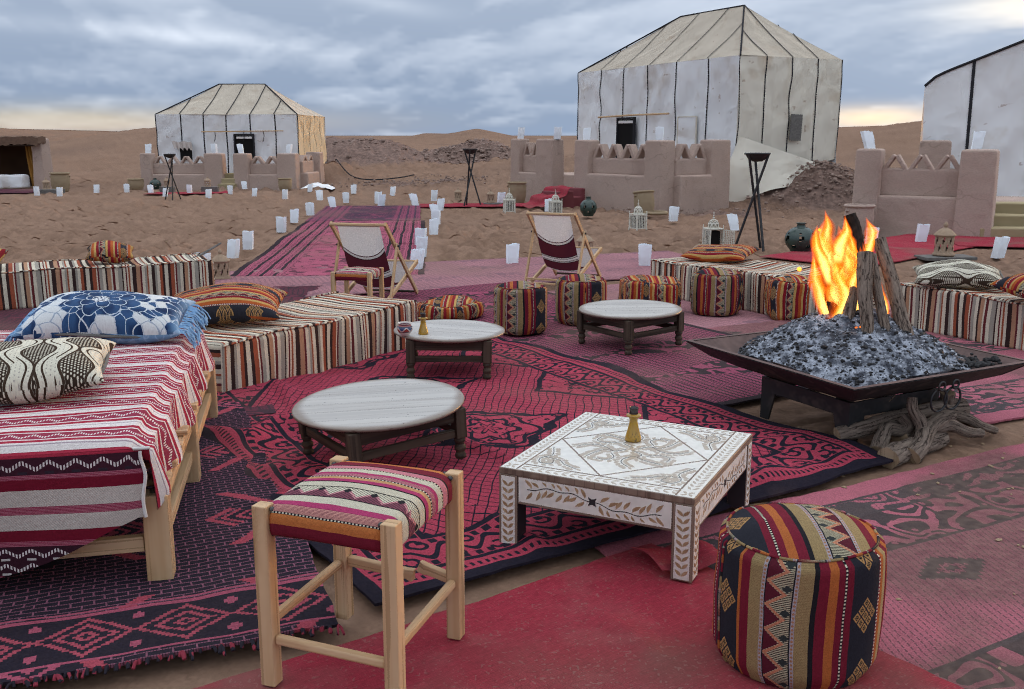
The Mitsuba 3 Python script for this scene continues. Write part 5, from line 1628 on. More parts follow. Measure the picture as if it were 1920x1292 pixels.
C1 = candlestick('tall yellow glazed candlestick with dark top on the inlaid table', (.505, 3.945, .358), 0, 1.02)
dup(C1, 'yellow glazed candlestick on the round table beside the painted bowl', (-.580, 6.33, .332), .8, s=1.0)
BO = thing('painted_bowl', 'round bellied painted bowl on the edge of the round table', 'bowl', (-.695, 6.28, .332))
obj('body', lathe([(0, .002), (.026, 0), (.028, .006), (.040, .022), (.051, .042), (.050, .058), (.041, .070), (.038, .074), (.045, .083), (.046, .086), (.041, .084), (.034, .074), (.042, .058), (.040, .03), (0, .012)], 40), 'painted_glaze', BO)

# ---------------------------------------------------------------- deck chairs


def deck_chair(label, loc, rz, s=.92):
    """Local: x right, y towards the head; the sitter looks along -y."""
    t_ = thing('deck_chair', label, 'deck chair', loc, rz, s=s)
    w = .285
    head, foot = (0.47, .86), (-.50, .03)             # long frame (y, z)
    sfr, sbk = (-.62, .36), (.53, .03)                # seat frame
    for s in (-1, 1):
        obj('back_rail', stick((s * w, head[0], head[1]), (s * w, foot[0], foot[1]), .026, .048, .006, up=(0, .6, .8)), 'pale_wood', t_)
        obj('seat_rail', stick((s * (w - .032), sfr[0], sfr[1]), (s * (w - .032), sbk[0], sbk[1]), .026, .046, .006, up=(0, .3, .9)), 'pale_wood', t_)
        obj('prop', stick((s * (w + .028), .20, .64), (s * (w + .028), .46, .05), .022, .040, .006, up=(0, .8, .3)), 'pale_wood', t_)
        obj('bolt', xf(lathe([(0, .012), (.011, .010), (.012, 0)], 8), XF((s * (w + .040), .22, .62), ry=s * PI / 2)), 'black_iron', t_)
    obj('head_bar', stick((-w, head[0], head[1] - .01), (w, head[0], head[1] - .01), .05, .026, .008), 'pale_wood', t_)
    obj('foot_bar', stick((-w, foot[0] + .01, foot[1] + .015), (w, foot[0] + .01, foot[1] + .015), .03, .022), 'dark_wood', t_)
    obj('prop_bar', stick((-w - .03, .45, .10), (w + .03, .45, .10), .026, .022), 'pale_wood', t_)
    obj('front_bar', stick((-w + .03, sfr[0] + .01, sfr[1]), (w - .03, sfr[0] + .01, sfr[1]), .036, .024), 'pale_wood', t_)
    obj('back_bar', stick((-w + .03, sbk[0] - .02, sbk[1] + .03), (w - .03, sbk[0] - .02, sbk[1] + .03), .026, .022), 'pale_wood', t_)
    side = spline([(.455, .84), (.36, .66), (.22, .42), (.05, .225), (-.12, .165), (-.32, .215), (-.50, .30), (-.61, .37)], 70)
    s = np.concatenate([[0], np.cumsum(np.hypot(*np.diff(side, axis=0).T))])
    x = np.linspace(-1, 1, 26)
    X, S = np.meshgrid(x, np.arange(70), indexing='ij')
    sagc = .045 * (1 - X ** 2) * np.sin(np.pi * S / 69)
    P = np.stack([X * .222, side[S, 0] - sagc * .5, side[S, 1] - sagc], -1)
    P += .010 * (np.stack([vn(P, 7, 2, 2)] * 3, -1) - .5)
    U = np.stack([X * .22, s[S] - .16 * (1 - np.abs(X) ** 1.5) * np.exp(-((s[S] - .30) / .16) ** 2) * 0 + .10 * (X ** 2 - .5) * np.exp(-((s[S] - .25) / .22) ** 2) * 1.0], -1)
    obj('sling', sheet(P, U), 'deck_cloth', t_)
    obj('sling_roll', tube([(q, .462, .845) for q in np.linspace(-.225, .225, 8)], .017, 8), 'cotton_white', t_)
    return t_


DC = deck_chair('left deck chair with maroon striped sling, seen from behind, the stool before it', (-1.31, 9.43, .03), PI - .22)
dup(DC, 'right deck chair with maroon striped sling, standing alone on the back rug', (.57, 10.66, .03), PI - .40, s=.92)

# ---------------------------------------------------------------- fire bowl
FC = np.array([1.895, 5.39])
FU, FV = unit((.46, -.888)), unit((.888, .46))
FP_ = thing('fire_bowl', 'big square black iron fire bowl on a low stand, heaped with ash', 'fire bowl', (FC[0], FC[1], 0), math.atan2(FU[1], FU[0]))


def sq_ring(h, z, n=20):
    """Points round a square of half-size h, slightly bowed."""
    s = np.linspace(-1, 1, n, endpoint=False)
    one = np.ones(n)
    return np.vstack([np.column_stack([s * h, -h * one, z * one]), np.column_stack([h * one, s * h, z * one]), np.column_stack([-s * h, h * one, z * one]), np.column_stack([-h * one, -s * h, z * one])])


def loft(rings):
    P = np.stack([np.vstack([r, r[:1]]) for r in rings], 0)
    return sheet(P, np.zeros(P.shape[:2] + (2,)), flip=True)


RIM = .425
obj('bowl', cat_([loft([sq_ring(.30, .250), sq_ring(.42, .285), sq_ring(.55, .345), sq_ring(.645, RIM - .008), sq_ring(.652, RIM)]), loft([sq_ring(.652, RIM), sq_ring(.621, RIM + .001)])]), 'black_iron', FP_, smooth=30)
obj('bowl_lining', cat_([loft([sq_ring(.620, RIM + .001), sq_ring(.612, RIM - .006), sq_ring(.50, .345), sq_ring(.30, .30), sq_ring(.02, .295)])]), 'rust_iron', FP_, smooth=30)
obj('rim', cat_([loft([sq_ring(.622, RIM + .0045), sq_ring(.649, RIM + .0035)][::-1])]), 'rust_iron', FP_, smooth=30)
for a in range(4):
    M_ = XF((0, 0, 0), a * PI / 2)
    obj('stand_beam', xf(stick((-.24, -.33, .205), (.24, -.33, .205), .012, .085, .002), M_), 'black_iron', FP_)
    lg_ = prism([(-.335, 0), (-.27, 0), (-.20, .245), (-.335, .245)], -.335, -.323)
    lg2 = prism([(-.335, 0), (-.27, 0), (-.20, .245), (-.335, .245)], -.335, -.323)
    v1 = lg_[0][:, [0, 2, 1]]
    v2 = lg2[0][:, [2, 0, 1]]
    obj('leg', cat_([xf((v1, lg_[1][:, ::-1]), M_), xf((v2, lg2[1]), M_)])[:2], 'black_iron', FP_, smooth=False)
th_ = np.linspace(0, 2 * PI, 30)
ringm = lambda r, c, pl: tube([np.array(c) + (r * math.cos(t), 0 if pl else r * math.sin(t) * .4, r * math.sin(t)) for t in th_], .006, 6, cap=False)
for s in (1, -1):
    rg_ = obj('ring_handle', xf(cat_([ringm(.022, (.0, 0, .0), True), ringm(.058, (.0, .012, -.075), True)]), XF((.655, s * .05, RIM - .05), PI / 2 * 1.0)), 'black_iron', FP_)

# the ash heap: a mound that nearly fills the bowl
n = 150
ga, gb = np.meshgrid(np.linspace(-1, 1, n), np.linspace(-1, 1, n), indexing='ij')
sq_ = (np.abs(ga) ** 2.6 + np.abs(gb) ** 2.6) ** (1 / 2.6)
gx_, gy_ = ga * .575, gb * .575
q_ = np.stack([gx_, gy_, 0 * gx_], -1)
hz = .352 + .295 * np.sign(1 - sq_) * np.abs(1 - sq_ ** 1.5) ** .80 + .03 * np.exp(-((gx_ - .02) ** 2 + (gy_ - .05) ** 2) / .05)
hz += .050 * (vn(q_, 5, 3, 4) - .5) + .030 * (np.abs(vn(q_, 14, 6, 4) - .5) * 2 - .3) + .014 * (vn(q_, 45, 9, 2) - .5)
mx_ = np.maximum(np.abs(gx_), np.abs(gy_))
hz = np.maximum(hz, np.interp(mx_, [.02, .30, .50, .578], [.300, .305, .350, .424]) - .004 * (mx_ < .5) + .003)
AS = thing('ash_heap', 'grey ash heap with charcoal lumps filling the fire bowl', 'ash', (FC[0], FC[1], 0), math.atan2(FU[1], FU[0]))
keep = sq_ < 1.02
f_ = gridf(n, n)
f_ = f_[keep.reshape(-1)[f_].all(1)]
obj('ash', (np.stack([gx_, gy_, hz], -1).reshape(-1, 3), f_), 'ash', AS, smooth=True)
from scipy.interpolate import RegularGridInterpolator
hI = RegularGridInterpolator((np.linspace(-.575, .575, n), np.linspace(-.575, .575, n)), hz, bounds_error=False, fill_value=.36)
rl = np.random.default_rng(5)
lumps = {'coal': [], 'ash_pale': [], 'ash_mid': []}
for i in range(11000):
    x, y = rl.uniform(-.565, .565, 2)
    r_ = (abs(x / .565) ** 2.6 + abs(y / .565) ** 2.6) ** (1 / 2.6)
    if r_ > 1:
        continue
    rim_ = np.clip((r_ - .62) / .38, 0, 1)
    kind = 'coal' if rl.random() < .22 + .40 * rim_ else ('ash_pale' if rl.random() < .40 else 'ash_mid')
    s = rl.uniform(.0013, .0036) + (.011 * rl.random() ** 5 if kind == 'coal' else .007 * rl.random() ** 5)
    b = blob((s * rl.uniform(.8, 1.7), s, s * rl.uniform(.5, .9)), i % 83, 0, .75)
    v = b[0] @ (R(2, rl.uniform(0, 6)) @ R(0, rl.uniform(-.6, .6)))[:3, :3].T
    lumps[kind].append((v + (x, y, float(hI((x, y))) + s * .25), b[1]))
for i in range(150):            # charcoal pushed to the right-hand corner
    x, y = rl.normal(.40, .10), rl.normal(.47, .05)
    if abs(x) > .55 or abs(y) > .56:
        continue
    s = rl.uniform(.006, .020)
    b = blob((s * 1.3, s, s * .8), i % 83, 0, .5)
    lumps['coal'].append((b[0] + (x, y, .385 + .5 * max(0, max(abs(x), abs(y)) - .5) + s * .4), b[1]))
for k, nm in (('coal', 'charcoal_lumps'), ('ash_pale', 'pale_ash_flakes'), ('ash_mid', 'grey_ash_lumps')):
    obj(nm, cat_(lumps[k])[:2], k, AS, smooth=False, kind='stuff')


def log(name, label, pts, r0, r1, seed, mat='bark', group=None, sides=16, knots=True, parent=None, cut=True):
    """A piece of a branch: ridged bark, irregular section, cut ends."""
    p = spline(pts, max(18, 8 * len(pts)))
    n = len(p)
    rad = np.linspace(r0, r1, n)
    m = tube(p, rad, sides, cap=False)
    v = m[0]
    ax = np.repeat(p, sides + 1, 0)
    d = v - ax
    th = np.tile(np.linspace(0, 2 * PI, sides + 1), n)
    ss = np.repeat(np.linspace(0, 1, n), sides + 1)
    k = 1 + .20 * (meshkit.fbm(np.stack([np.cos(th) * 2.2, np.sin(th) * 2.2, ss * 5 + seed], -1) + 40, 3, seed) - .5) * 2
    k += .09 * np.abs(np.sin(th * 5 + 3 * meshkit.noise(np.stack([ss * 7, 0 * ss, 0 * ss + seed], -1), seed)))
    v = ax + d * k[:, None]
    t_ = parent or thing(name, label, name.replace('_', ' '), group=group)
    bk = obj('bark' if not parent else 'branch', (v, m[1], m[2]), mat, t_)
    for e, lab in ((0, 'foot'), (n - 1, 'tip')):
        ring = v[e * (sides + 1):(e + 1) * (sides + 1) - 1]
        c = p[e] + (p[e] - p[1 if e == 0 else n - 2]) * .15
        vv = np.vstack([ring, c[None]])
        i = np.arange(sides)
        f = np.stack([i, (i + 1) % sides, np.full(sides, sides)], 1)
        obj('cut_end', (vv, f if e else f[:, ::-1], (vv[:, :2] * 1.0)), mat if mat == 'char' else 'split_wood', t_, smooth=False)
    return t_


GL = 'logs standing in the fire'
log('burning_log', 'thick barked log standing upright in front of the fire', [(1.885, 5.10, .50), (1.888, 5.16, .62), (1.885, 5.22, .80), (1.900, 5.29, .985)], 0.029, 0.041, 3)
log('burning_log', 'tall barked log leaning in from the right side of the fire', [(2.130, 5.18, .50), (2.11, 5.25, .62), (2.085, 5.38, .83), (2.045, 5.50, 1.035)], 0.040, 0.034, 5)
log('burning_log', 'thin barked log between the upright and the right leaning log', [(2.015, 5.14, .50), (1.99, 5.19, .62), (1.965, 5.27, .82), (1.955, 5.34, .97)], 0.027, 0.022, 8)
log('burning_log', 'short barked log on the left flank of the upright log', [(1.795, 5.22, .52), (1.83, 5.28, .64), (1.885, 5.38, .80)], 0.034, 0.027, 11)
log('charred_log', 'charred log end sticking up highest out of the flames', [(1.93, 5.42, .80), (1.935, 5.5, .97), (1.925, 5.55, 1.08), (1.895, 5.57, 1.17)], 0.037, 0.033, 14, 'char')
log('charred_log', 'charred stub leaning at the left edge of the flames', [(1.80, 5.36, .62), (1.755, 5.42, .74), (1.715, 5.46, .84)], 0.033, 0.027, 17, 'char')
log('charred_log', 'dark piece of wood low on the left of the flames', [(1.70, 5.30, .52), (1.745, 5.34, .58), (1.79, 5.38, .64)], 0.050, 0.027, 18, 'bark')
log('charred_log', 'charred wood hidden in the middle of the flames', [(1.86, 5.40, .62), (1.90, 5.45, .80), (1.925, 5.48, .95)], 0.037, 0.033, 20, 'char')

# flames: thin glowing sheets of hot gas, clear at the edges


def f_flame_w(p, n, uv):
    e = dr.abs(uv.y)
    k = smoothstep(1.0, .45, e + .35 * (fbm(uv.x * 3 + p.x * 9, uv.y * 2 + p.z * 9, p.y * 9, 3) - .5)) * smoothstep(1.02, .72, uv.x) * smoothstep(.0, .16, uv.x)
    return .55 * k


def f_flame_e(p, n, uv):
    e = dr.abs(uv.y) + .45 * (fbm(p.x * 22 + uv.x * 2, p.z * 11, p.y * 22, 3) - .5)
    k = smoothstep(1.0, .25, e) * smoothstep(1.05, .70, uv.x) * smoothstep(-.01, .18, uv.x)
    hot = smoothstep(.75, .05, e + .75 * uv.x - .12)
    c = mix((.42, .050, .003), (.62, .155, .008), smoothstep(.2, .8, k))
    c = mix(c, (.90, .58, .14), hot)
    return c * (.05 * smoothstep(.0, .16, uv.x) + k) * 1.0


FL_E = mikit.proc(lambda p, n, uv: f_flame_e(p, n, uv) * FLAME_GAIN)
FLAME_GAIN = 0.32
scene['flame_gas'] = {'type': 'blendbsdf', 'weight': mikit.proc(f_flame_w), 'a': {'type': 'null'}, 'b': {'type': 'diffuse', 'reflectance': {'type': 'rgb', 'value': [.10, .04, .01]}}}
FLM = thing('fire', 'bright orange and yellow flames licking up left of the standing logs', 'fire')


def tongue(pts, ws, seed, twist=.8):
    """A flame tongue: a leaf-shaped ribbon along a wandering spine, cupped and twisted."""
    p = spline(pts, 26)
    n_ = 26
    w = np.interp(np.linspace(0, 1, n_), np.linspace(0, 1, len(ws)), ws)
    x = np.linspace(-1, 1, 13)
    ang = seed * 1.7 + twist * np.linspace(-.5, .5, n_)
    side = np.stack([np.cos(.5 * np.sin(ang)), np.sin(.5 * np.sin(ang)), 0 * ang], -1)
    P = p[:, None] + side[:, None] * (w[:, None, None] * x[None, :, None])
    P[..., 1] += .35 * w[:, None] * (1 - x[None] ** 2) * (-1 if seed % 2 else 1)
    P += .016 * (np.stack([vn(P, 13, seed + i, 2) for i in range(3)], -1) - .5)
    U = np.stack(np.broadcast_arrays(np.linspace(0, 1, n_)[:, None], x[None]), -1)
    # both sides of the sheet glow
    obj('flame_tongue', cat_([sheet(P, U), sheet(P + np.array([0, .002, 0]), U, flip=True)]), 'flame_gas', FLM, emitter={'type': 'area', 'radiance': FL_E})


YF = 5.33
TG = [  # spine (x, dy, z), widths
    ([(1.80, .00, .52), (1.79, .02, .62), (1.83, .03, .74), (1.78, .05, .86), (1.75, .06, .97)], [.06, .095, .10, .07, .0], 1),
    ([(1.82, -.03, .53), (1.86, .0, .64), (1.81, .02, .78), (1.75, .04, .92), (1.69, .05, 1.05), (1.70, .05, 1.17)], [.05, .09, .105, .09, .05, .0], 2),
    ([(1.78, .05, .56), (1.80, .06, .72), (1.87, .08, .88), (1.84, .10, 1.00), (1.79, .10, 1.12)], [.04, .075, .08, .06, .0], 3),
    ([(1.77, .02, .56), (1.73, .04, .68), (1.68, .05, .80), (1.665, .05, .90), (1.64, .05, 1.0)], [.04, .065, .06, .035, .0], 4),
    ([(1.84, .10, .70), (1.90, .12, .88), (1.88, .14, 1.02), (1.85, .15, 1.11)], [.05, .06, .05, .0], 5),
    ([(1.90, .04, .60), (1.925, .06, .74), (1.905, .08, .86), (1.92, .10, .97)], [.03, .045, .04, .0], 6),
    ([(1.95, .14, .86), (1.985, .16, .98), (2.00, .17, 1.08), (1.965, .18, 1.16)], [.020, .034, .040, .0], 7),
    ([(1.99, .17, 1.04), (2.03, .18, 1.075), (2.06, .18, 1.085)], [.02, .016, .0], 8),
    ([(1.74, .03, .80), (1.69, .04, .94), (1.655, .05, 1.04), (1.66, .05, 1.13)], [.05, .055, .035, .0], 9),
    ([(1.74, .05, .90), (1.715, .06, 1.02), (1.73, .07, 1.12), (1.70, .07, 1.21)], [.04, .055, .035, .0], 10),
    ([(1.78, .06, .92), (1.80, .07, 1.04), (1.83, .08, 1.10), (1.815, .08, 1.18)], [.05, .055, .030, .0], 11),
    ([(1.965, -.05, .52), (1.96, -.02, .62), (1.945, .02, .74), (1.95, .05, .86)], [.020, .026, .020, .0], 12),
    ([(2.06, .02, .53), (2.055, .04, .66), (2.02, .07, .80), (2.00, .10, .93)], [.020, .032, .026, .0], 13),
    ([(1.86, -.02, .52), (1.865, .0, .60), (1.86, .02, .70)], [.022, .026, .0], 14),
    ([(1.79, -.02, .52), (1.815, .0, .60), (1.83, .02, .72), (1.80, .03, .82)], [.045, .05, .035, .0], 15),
    ([(1.85, -.02, .55), (1.88, -.01, .68), (1.86, .0, .80), (1.90, .0, .92), (1.885, .0, 1.02)], [.05, .06, .055, .04, .0], 18),
    ([(1.90, .06, .62), (1.94, .08, .76), (1.96, .09, .90), (1.93, .1, 1.03)], [.05, .06, .045, .0], 19),
    ([(1.77, -.02, .53), (1.81, .0, .62), (1.84, .0, .72), (1.80, .02, .84), (1.83, .03, .95)], [.05, .07, .06, .04, .0], 20),
    ([(2.00, .0, .52), (2.005, .02, .60), (1.985, .05, .70)], [.016, .020, .0], 16),
    ([(1.835, .05, .62), (1.79, .06, .76), (1.835, .08, .92), (1.80, .09, 1.05)], [.06, .09, .075, .0], 17),
]
for pts, ws, sd in TG:
    tongue([(x, YF + dy, z) for x, dy, z in pts], ws, sd)
for x, z, s in ((1.575, .885, .012), (1.672, 1.10, .008)):
    b = blob((s, s * .4, s * 1.1), 3, 1, .3)
    obj('flame_fleck', (b[0] + (x, YF + .05, z), b[1], np.tile([[.6, .35]], (len(b[0]), 1))), 'flame_gas', FLM, emitter={'type': 'area', 'radiance': FL_E}, smooth=True)

em = []
for i in range(90):
    a, r_ = rl.uniform(0, 2 * PI), .04 + .15 * rl.random() ** .7
    x, y = 1.90 + r_ * math.cos(a), 5.30 + r_ * .8 * math.sin(a)
    s = rl.uniform(.004, .011)
    b = blob((s * 1.3, s, s * .8), i % 83, 0, .5)
    em.append((b[0] + (x, y, .60 + .05 * (.19 - r_) + s * .3), b[1]))
obj('embers', cat_(em)[:2], 'coal', FLM, smooth=False, kind='stuff', emitter={'type': 'area', 'radiance': {'type': 'rgb', 'value': [.075, .014, .001]}})

# firewood under the bowl
FW = 'cut branches piled under the fire bowl'
w1 = log('firewood', 'longest branch of the pile, reaching left under the fire bowl', [(1.70, 4.95, .070), (1.86, 4.97, .105), (2.05, 5.03, .140), (2.28, 5.12, .155), (2.46, 5.2, .15)], 0.039, 0.050, 31)
log('firewood', 'forked grey branch standing across the firewood pile', [(1.99, 4.70, .035), (2.06, 4.76, .075), (2.12, 4.85, .12), (2.20, 4.92, .15), (2.30, 4.98, .17)], 0.048, 0.034, 33)
log('', '', [(2.10, 4.84, .11), (2.09, 4.86, .17), (2.055, 4.88, .23), (2.055, 4.90, .285)], 0.034, 0.024, 34, parent='firewood_001')
log('', '', [(2.15, 4.90, .12), (2.28, 4.95, .125), (2.38, 4.96, .085), (2.48, 5.0, .065)], 0.037, 0.021, 35, parent='firewood_001')
log('firewood', 'straight branch end lying lowest at the front of the pile', [(1.86, 4.66, .040), (1.96, 4.74, .048), (2.10, 4.84, .05), (2.24, 4.95, .05)], 0.053, 0.048, 37)
log('firewood', 'crooked knobbly branch on the left side of the pile', [(1.86, 4.80, .03), (1.90, 4.86, .08), (1.95, 4.92, .115), (2.02, 4.93, .10), (2.06, 4.92, .13), (2.03, 4.95, .17)], 0.039, 0.026, 39)
log('firewood', 'short dark branch stump behind the longest branch of the pile', [(2.03, 5.10, .21), (1.99, 5.14, .24), (1.95, 5.2, .27)], 0.039, 0.039, 41, 'bark')
log('firewood', 'thin crooked branch at the right end of the pile', [(2.34, 5.10, .14), (2.42, 5.06, .13), (2.50, 5.05, .09), (2.60, 5.10, .05)], 0.029, 0.019, 43)
log('firewood', 'hidden middle branch of the pile under the forked one', [(2.02, 4.92, .06), (2.15, 5.02, .075), (2.34, 5.10, .09)], 0.045, 0.039, 45)
log('firewood', 'upright stub at the back right of the pile', [(2.36, 5.16, .14), (2.35, 5.15, .20), (2.345, 5.14, .25)], 0.039, 0.037, 47)

# ---------------------------------------------------------------- torch stands


def torch(label, loc, rz, s=1.0):
    t_ = thing('torch_stand', label, 'torch stand', loc, rz, s=s)
    for k in range(3):
        a = k * 2 * PI / 3
        b = a + PI * .88
        p0 = np.array([.235 * math.cos(a), .235 * math.sin(a), 0])
        p1 = np.array([.150 * math.cos(b), .150 * math.sin(b), 1.24])
        obj('leg', tube([p0, (p0 + p1) / 2, p1], .0175, 8), 'black_iron', t_)
    obj('fire_dish', lathe([(0, 1.13), (.06, 1.135), (.12, 1.17), (.155, 1.225), (.165, 1.24), (.150, 1.237), (.11, 1.185), (0, 1.15)], 20), 'black_iron', t_)
    obj('collar', tube([(.155 * math.cos(t), .155 * math.sin(t), 1.232) for t in np.linspace(0, 2 * PI, 20)], .012, 6, cap=False), 'black_iron', t_)
    return t_


TS = torch('black tripod torch stand near the fire, nearest of the three', (3.47, 14.2, .0), .9, 1.10)
dup(TS, 'black tripod torch stand in the middle, at the far end of the runner', (-.96, 23.0, .0), 2.0, s=1.06)
dup(TS, 'black tripod torch stand farthest left, before the small tent wall', (-8.72, 25.6, .0), 2.9, s=.93)

# ---------------------------------------------------------------- lanterns, jars


def ring_holes(prof, n, holes, inner=.86):
    """A lathe shell with quads left out: holes(i, k) -> True where a hole is (i round, k up)."""
    pr = np.asarray(prof, float)
    m = lathe(pr, n)
    f = np.asarray(m[1]).reshape(len(pr) - 1, n, 4)
    keep = np.array([[not holes(i, k) for i in range(n)] for k in range(len(pr) - 1)])
    f = f[keep]
    q = np.array(m[0])
    q2 = q * [inner, inner, 1]
    return cat_([(q, f, m[2]), (q2, f[:, ::-1], m[2])])


from shapely.geometry import Polygon, Point, box as sbox
from shapely.ops import unary_union


def pierced_panel(w, h, th=.003):
    fr = sbox(-w / 2, 0, w / 2, h)
    hs = []
    nx, ny = 5, 8
    for i in range(nx):
        for j in range(ny):
            x, y = -w / 2 + .016 + (i + .5) * (w - .032) / nx, .016 + (j + .5) * (h - .032) / ny
            r = .0115 if (i + j) % 2 else .0145
            k = 5 if (i + j) % 2 else 4
            hs.append(Polygon([(x + r * math.cos(2 * PI * q / k + i + j), y + r * 1.15 * math.sin(2 * PI * q / k + i + j)) for q in range(k)]))
    g = fr.difference(unary_union(hs))
    v, f = prism(g, 0, th)
    return v, f


PANEL = pierced_panel(.205, .235)


def metal_lantern(label, loc, rz, open_door=False):
    t_ = thing('metal_lantern', label, 'lantern', loc, rz)
    w = .108
    for q in range(4):
        M_ = XF((0, 0, .035), q * PI / 2) @ XF((0, -w, 0), rx=PI / 2)
        if q == 0 and open_door:
            M_ = XF((0, 0, .035)) @ XF((w, -w, 0), 1.9) @ XF((-.1025, 0, 0), rx=PI / 2)
            obj('door', xf(PANEL, M_), 'white_metal', t_, smooth=False, label='open pierced lantern door')
            continue
        obj('side_panel', xf(PANEL, M_), 'white_metal', t_, smooth=False)
        a = PI / 4 + q * PI / 2
    for q in range(4):
        x, y = (w - .002) * (1 if q in (0, 3) else -1), (w - .002) * (1 if q < 2 else -1)
        obj('corner_post', cat_([stick((x, y, 0), (x, y, .28), .014, .014), stick((x, y, .275), (x * .985, y * .985, .335), .010, .016, .004)]), 'white_metal', t_)
        obj('foot', xf(rbox((.022, .022, .035), .004, 1, 1), XF((x, y, .0175))), 'white_metal', t_)
    obj('candle_glass', xf(rbox((.15, .15, .20), .01, 1, 2), XF((0, 0, .145))), 'soot', t_)  # added black box, keeps the inside dark behind the piercings
    obj('base', xf(rbox((2 * w, 2 * w, .008), .002, 1, 1), XF((0, 0, .037))), 'white_metal', t_)
    obj('cornice', cat_([stick((-w, s * w, .278), (w, s * w, .278), .022, .016) for s in (-1, 1)] + [stick((s * w, -w + .012, .278), (s * w, w - .012, .278), .022, .016) for s in (-1, 1)] +
                         [xf(rbox((2 * w - .02, 2 * w - .02, .006), .001, 1, 1), XF((0, 0, .282)))]), 'white_metal', t_)
    pr = [(.085, .285)] + [(.085 * math.cos(a) ** .8, .300 + .115 * math.sin(a)) for a in np.linspace(0, 1.45, 11)]
    obj('dome', ring_holes(pr, 36, lambda i, k: k in (2, 3, 5, 6, 8) and (i + (k // 2) % 2 * 2) % 4 in (1, 2) or (k == 1 and i % 3 == 1)), 'white_metal', t_)
    obj('finial', lathe([(.010, .412), (.007, .420), (.022, .432), (.007, .444), (.006, .452), (.017, .462), (.005, .472), (.004, .49), (.011, .505), (.0, .53)], 14), 'white_metal', t_)
    return t_


GM = 'white pierced metal lanterns on the sand'
ML = metal_lantern('white pierced metal lantern with its small door open, behind the striped bench', (2.94, 14.45, .0), .35, True)
ML2 = metal_lantern('white pierced metal lantern before the tilted clay jar', (2.18, 17.15, .0), .55)
dup(ML2, 'white pierced metal lantern just above the right deck chair', (.90, 20.6, .0), .3)
dup(ML2, 'white pierced metal lantern farthest left, beside the red stair carpet', (-.06, 21.1, .0), .2)


def clay_lantern(label, loc, rz, s=1.0, slab=None):
    t_ = thing('clay_lantern', label, 'lantern', loc, rz, s=s)
    pr = [(.095, 0), (.110, .004), (.110, .022), (.097, .030)] + [(.095, .03 + .024 * k) for k in range(1, 8)] + [(.100, .205), (.112, .212), (.112, .222), (.100, .232), (.088, .246), (.072, .262), (.050, .280), (.030, .290), (.020, .296)]

    def hole(i, k):
        if not 4 <= k <= 9:
            return False
        r = k - 4
        return (i + (0 if (r // 3) % 2 == 0 else 3)) % 6 in ((2, 3) if r % 3 == 1 else (2,) if r % 3 == 0 else (3,))
    obj('body', ring_holes(pr, 48, hole, .88), 'clay', t_)
    obj('knob', lathe([(.020, .294), (.014, .302), (.024, .312), (.026, .324), (.016, .345), (.0, .362)], 16), 'clay', t_)
    obj('floor', lathe([(.092, .012), (0, .012)], 24), 'soot', t_)
    return t_


CL = clay_lantern('brown clay lantern with lozenge openings beside the left bench', (-3.30, 11.12, .012), 0, .95)
dup(CL, 'pale carved clay lantern on the red carpet behind the mud cloth cushion', (5.72, 13.05, .05), .3, s=1.25)
dup(CL, 'clay lantern half hidden behind the right deck chair', (.98, 13.2, .0), .5, s=1.05)
dup(CL, 'clay lantern just left of the middle torch stand', (-1.36, 25.1, .02), .2, s=.9)
dup(CL, 'clay lantern on a grey slab right of the middle torch stand', (-.50, 23.3, .07), .9, s=.9)
dup(CL, 'clay lantern on a grey slab beside the jar near the hut', (-13.25, 28.4, .10), .9, s=.98)
dup(CL, 'clay lantern on grey blocks left of the faded cloth', (-9.95, 28.8, .15), .4, s=.88)
dup(CL, 'clay lantern on grey blocks right of the faded cloth', (-8.78, 28.8, .15), .7, s=.88)
dup(CL, 'clay lantern whose tip shows behind the flat kilim cushion', (2.36, 12.35, .0), .7, s=.95)
for lb_, x, y, sz in (('thin grey slab under the clay lantern right of the middle torch stand', -.45, 23.3, (.42, .3, .07)), ('grey slab under the clay lantern near the hut jar', -13.1, 28.4, (.62, .3, .12)),
                      ('grey block under the clay lantern left of the faded cloth', -9.95, 28.8, (.40, .22, .17)), ('grey block under the clay lantern right of the faded cloth', -8.72, 28.8, (.46, .22, .17)),
                      ('dark slab under the pale carved lantern on the red carpet', 5.75, 13.05, (.7, .35, .045))):
    single('concrete_block', lb_, 'block', xf(rbox(sz, .008, 1, 1), XF((x, y, sz[2] / 2), .1)), 'grey_block')


def jar(label, loc, rz, r=.2, h=.45, tilt=0.0, mat='clay_jar', cat='jar'):
    t_ = thing('clay_jar', label, cat, loc, rz, rx=tilt)
    obj('body', lathe([(0, .0), (r * .72, 0), (r * .80, h * .04), (r * .96, h * .35), (r * .98, h * .6), (r * .93, h * .84), (r * .90, h * .90)], 36), mat, t_)
    obj('rim', lathe([(r * .90, h * .90), (r * 1.03, h * .93), (r * 1.05, h * .965), (r * .98, h), (r * .90, h * .98), (r * .86, h * .9)], 36), mat, t_)
    obj('inside', lathe([(r * .86, h * .9), (r * .88, h * .5), (r * .7, h * .1), (0, h * .08)], 30), mat, t_)
    for s in (-1, 1):
        obj('lug', tube([(s * r * (.93 + .09 * math.sin(t)), .03 * math.cos(t), h * (.76 + .05 * math.sin(t * .5))) for t in np.linspace(0, PI, 9)], .012, 6), mat, t_)
    return t_


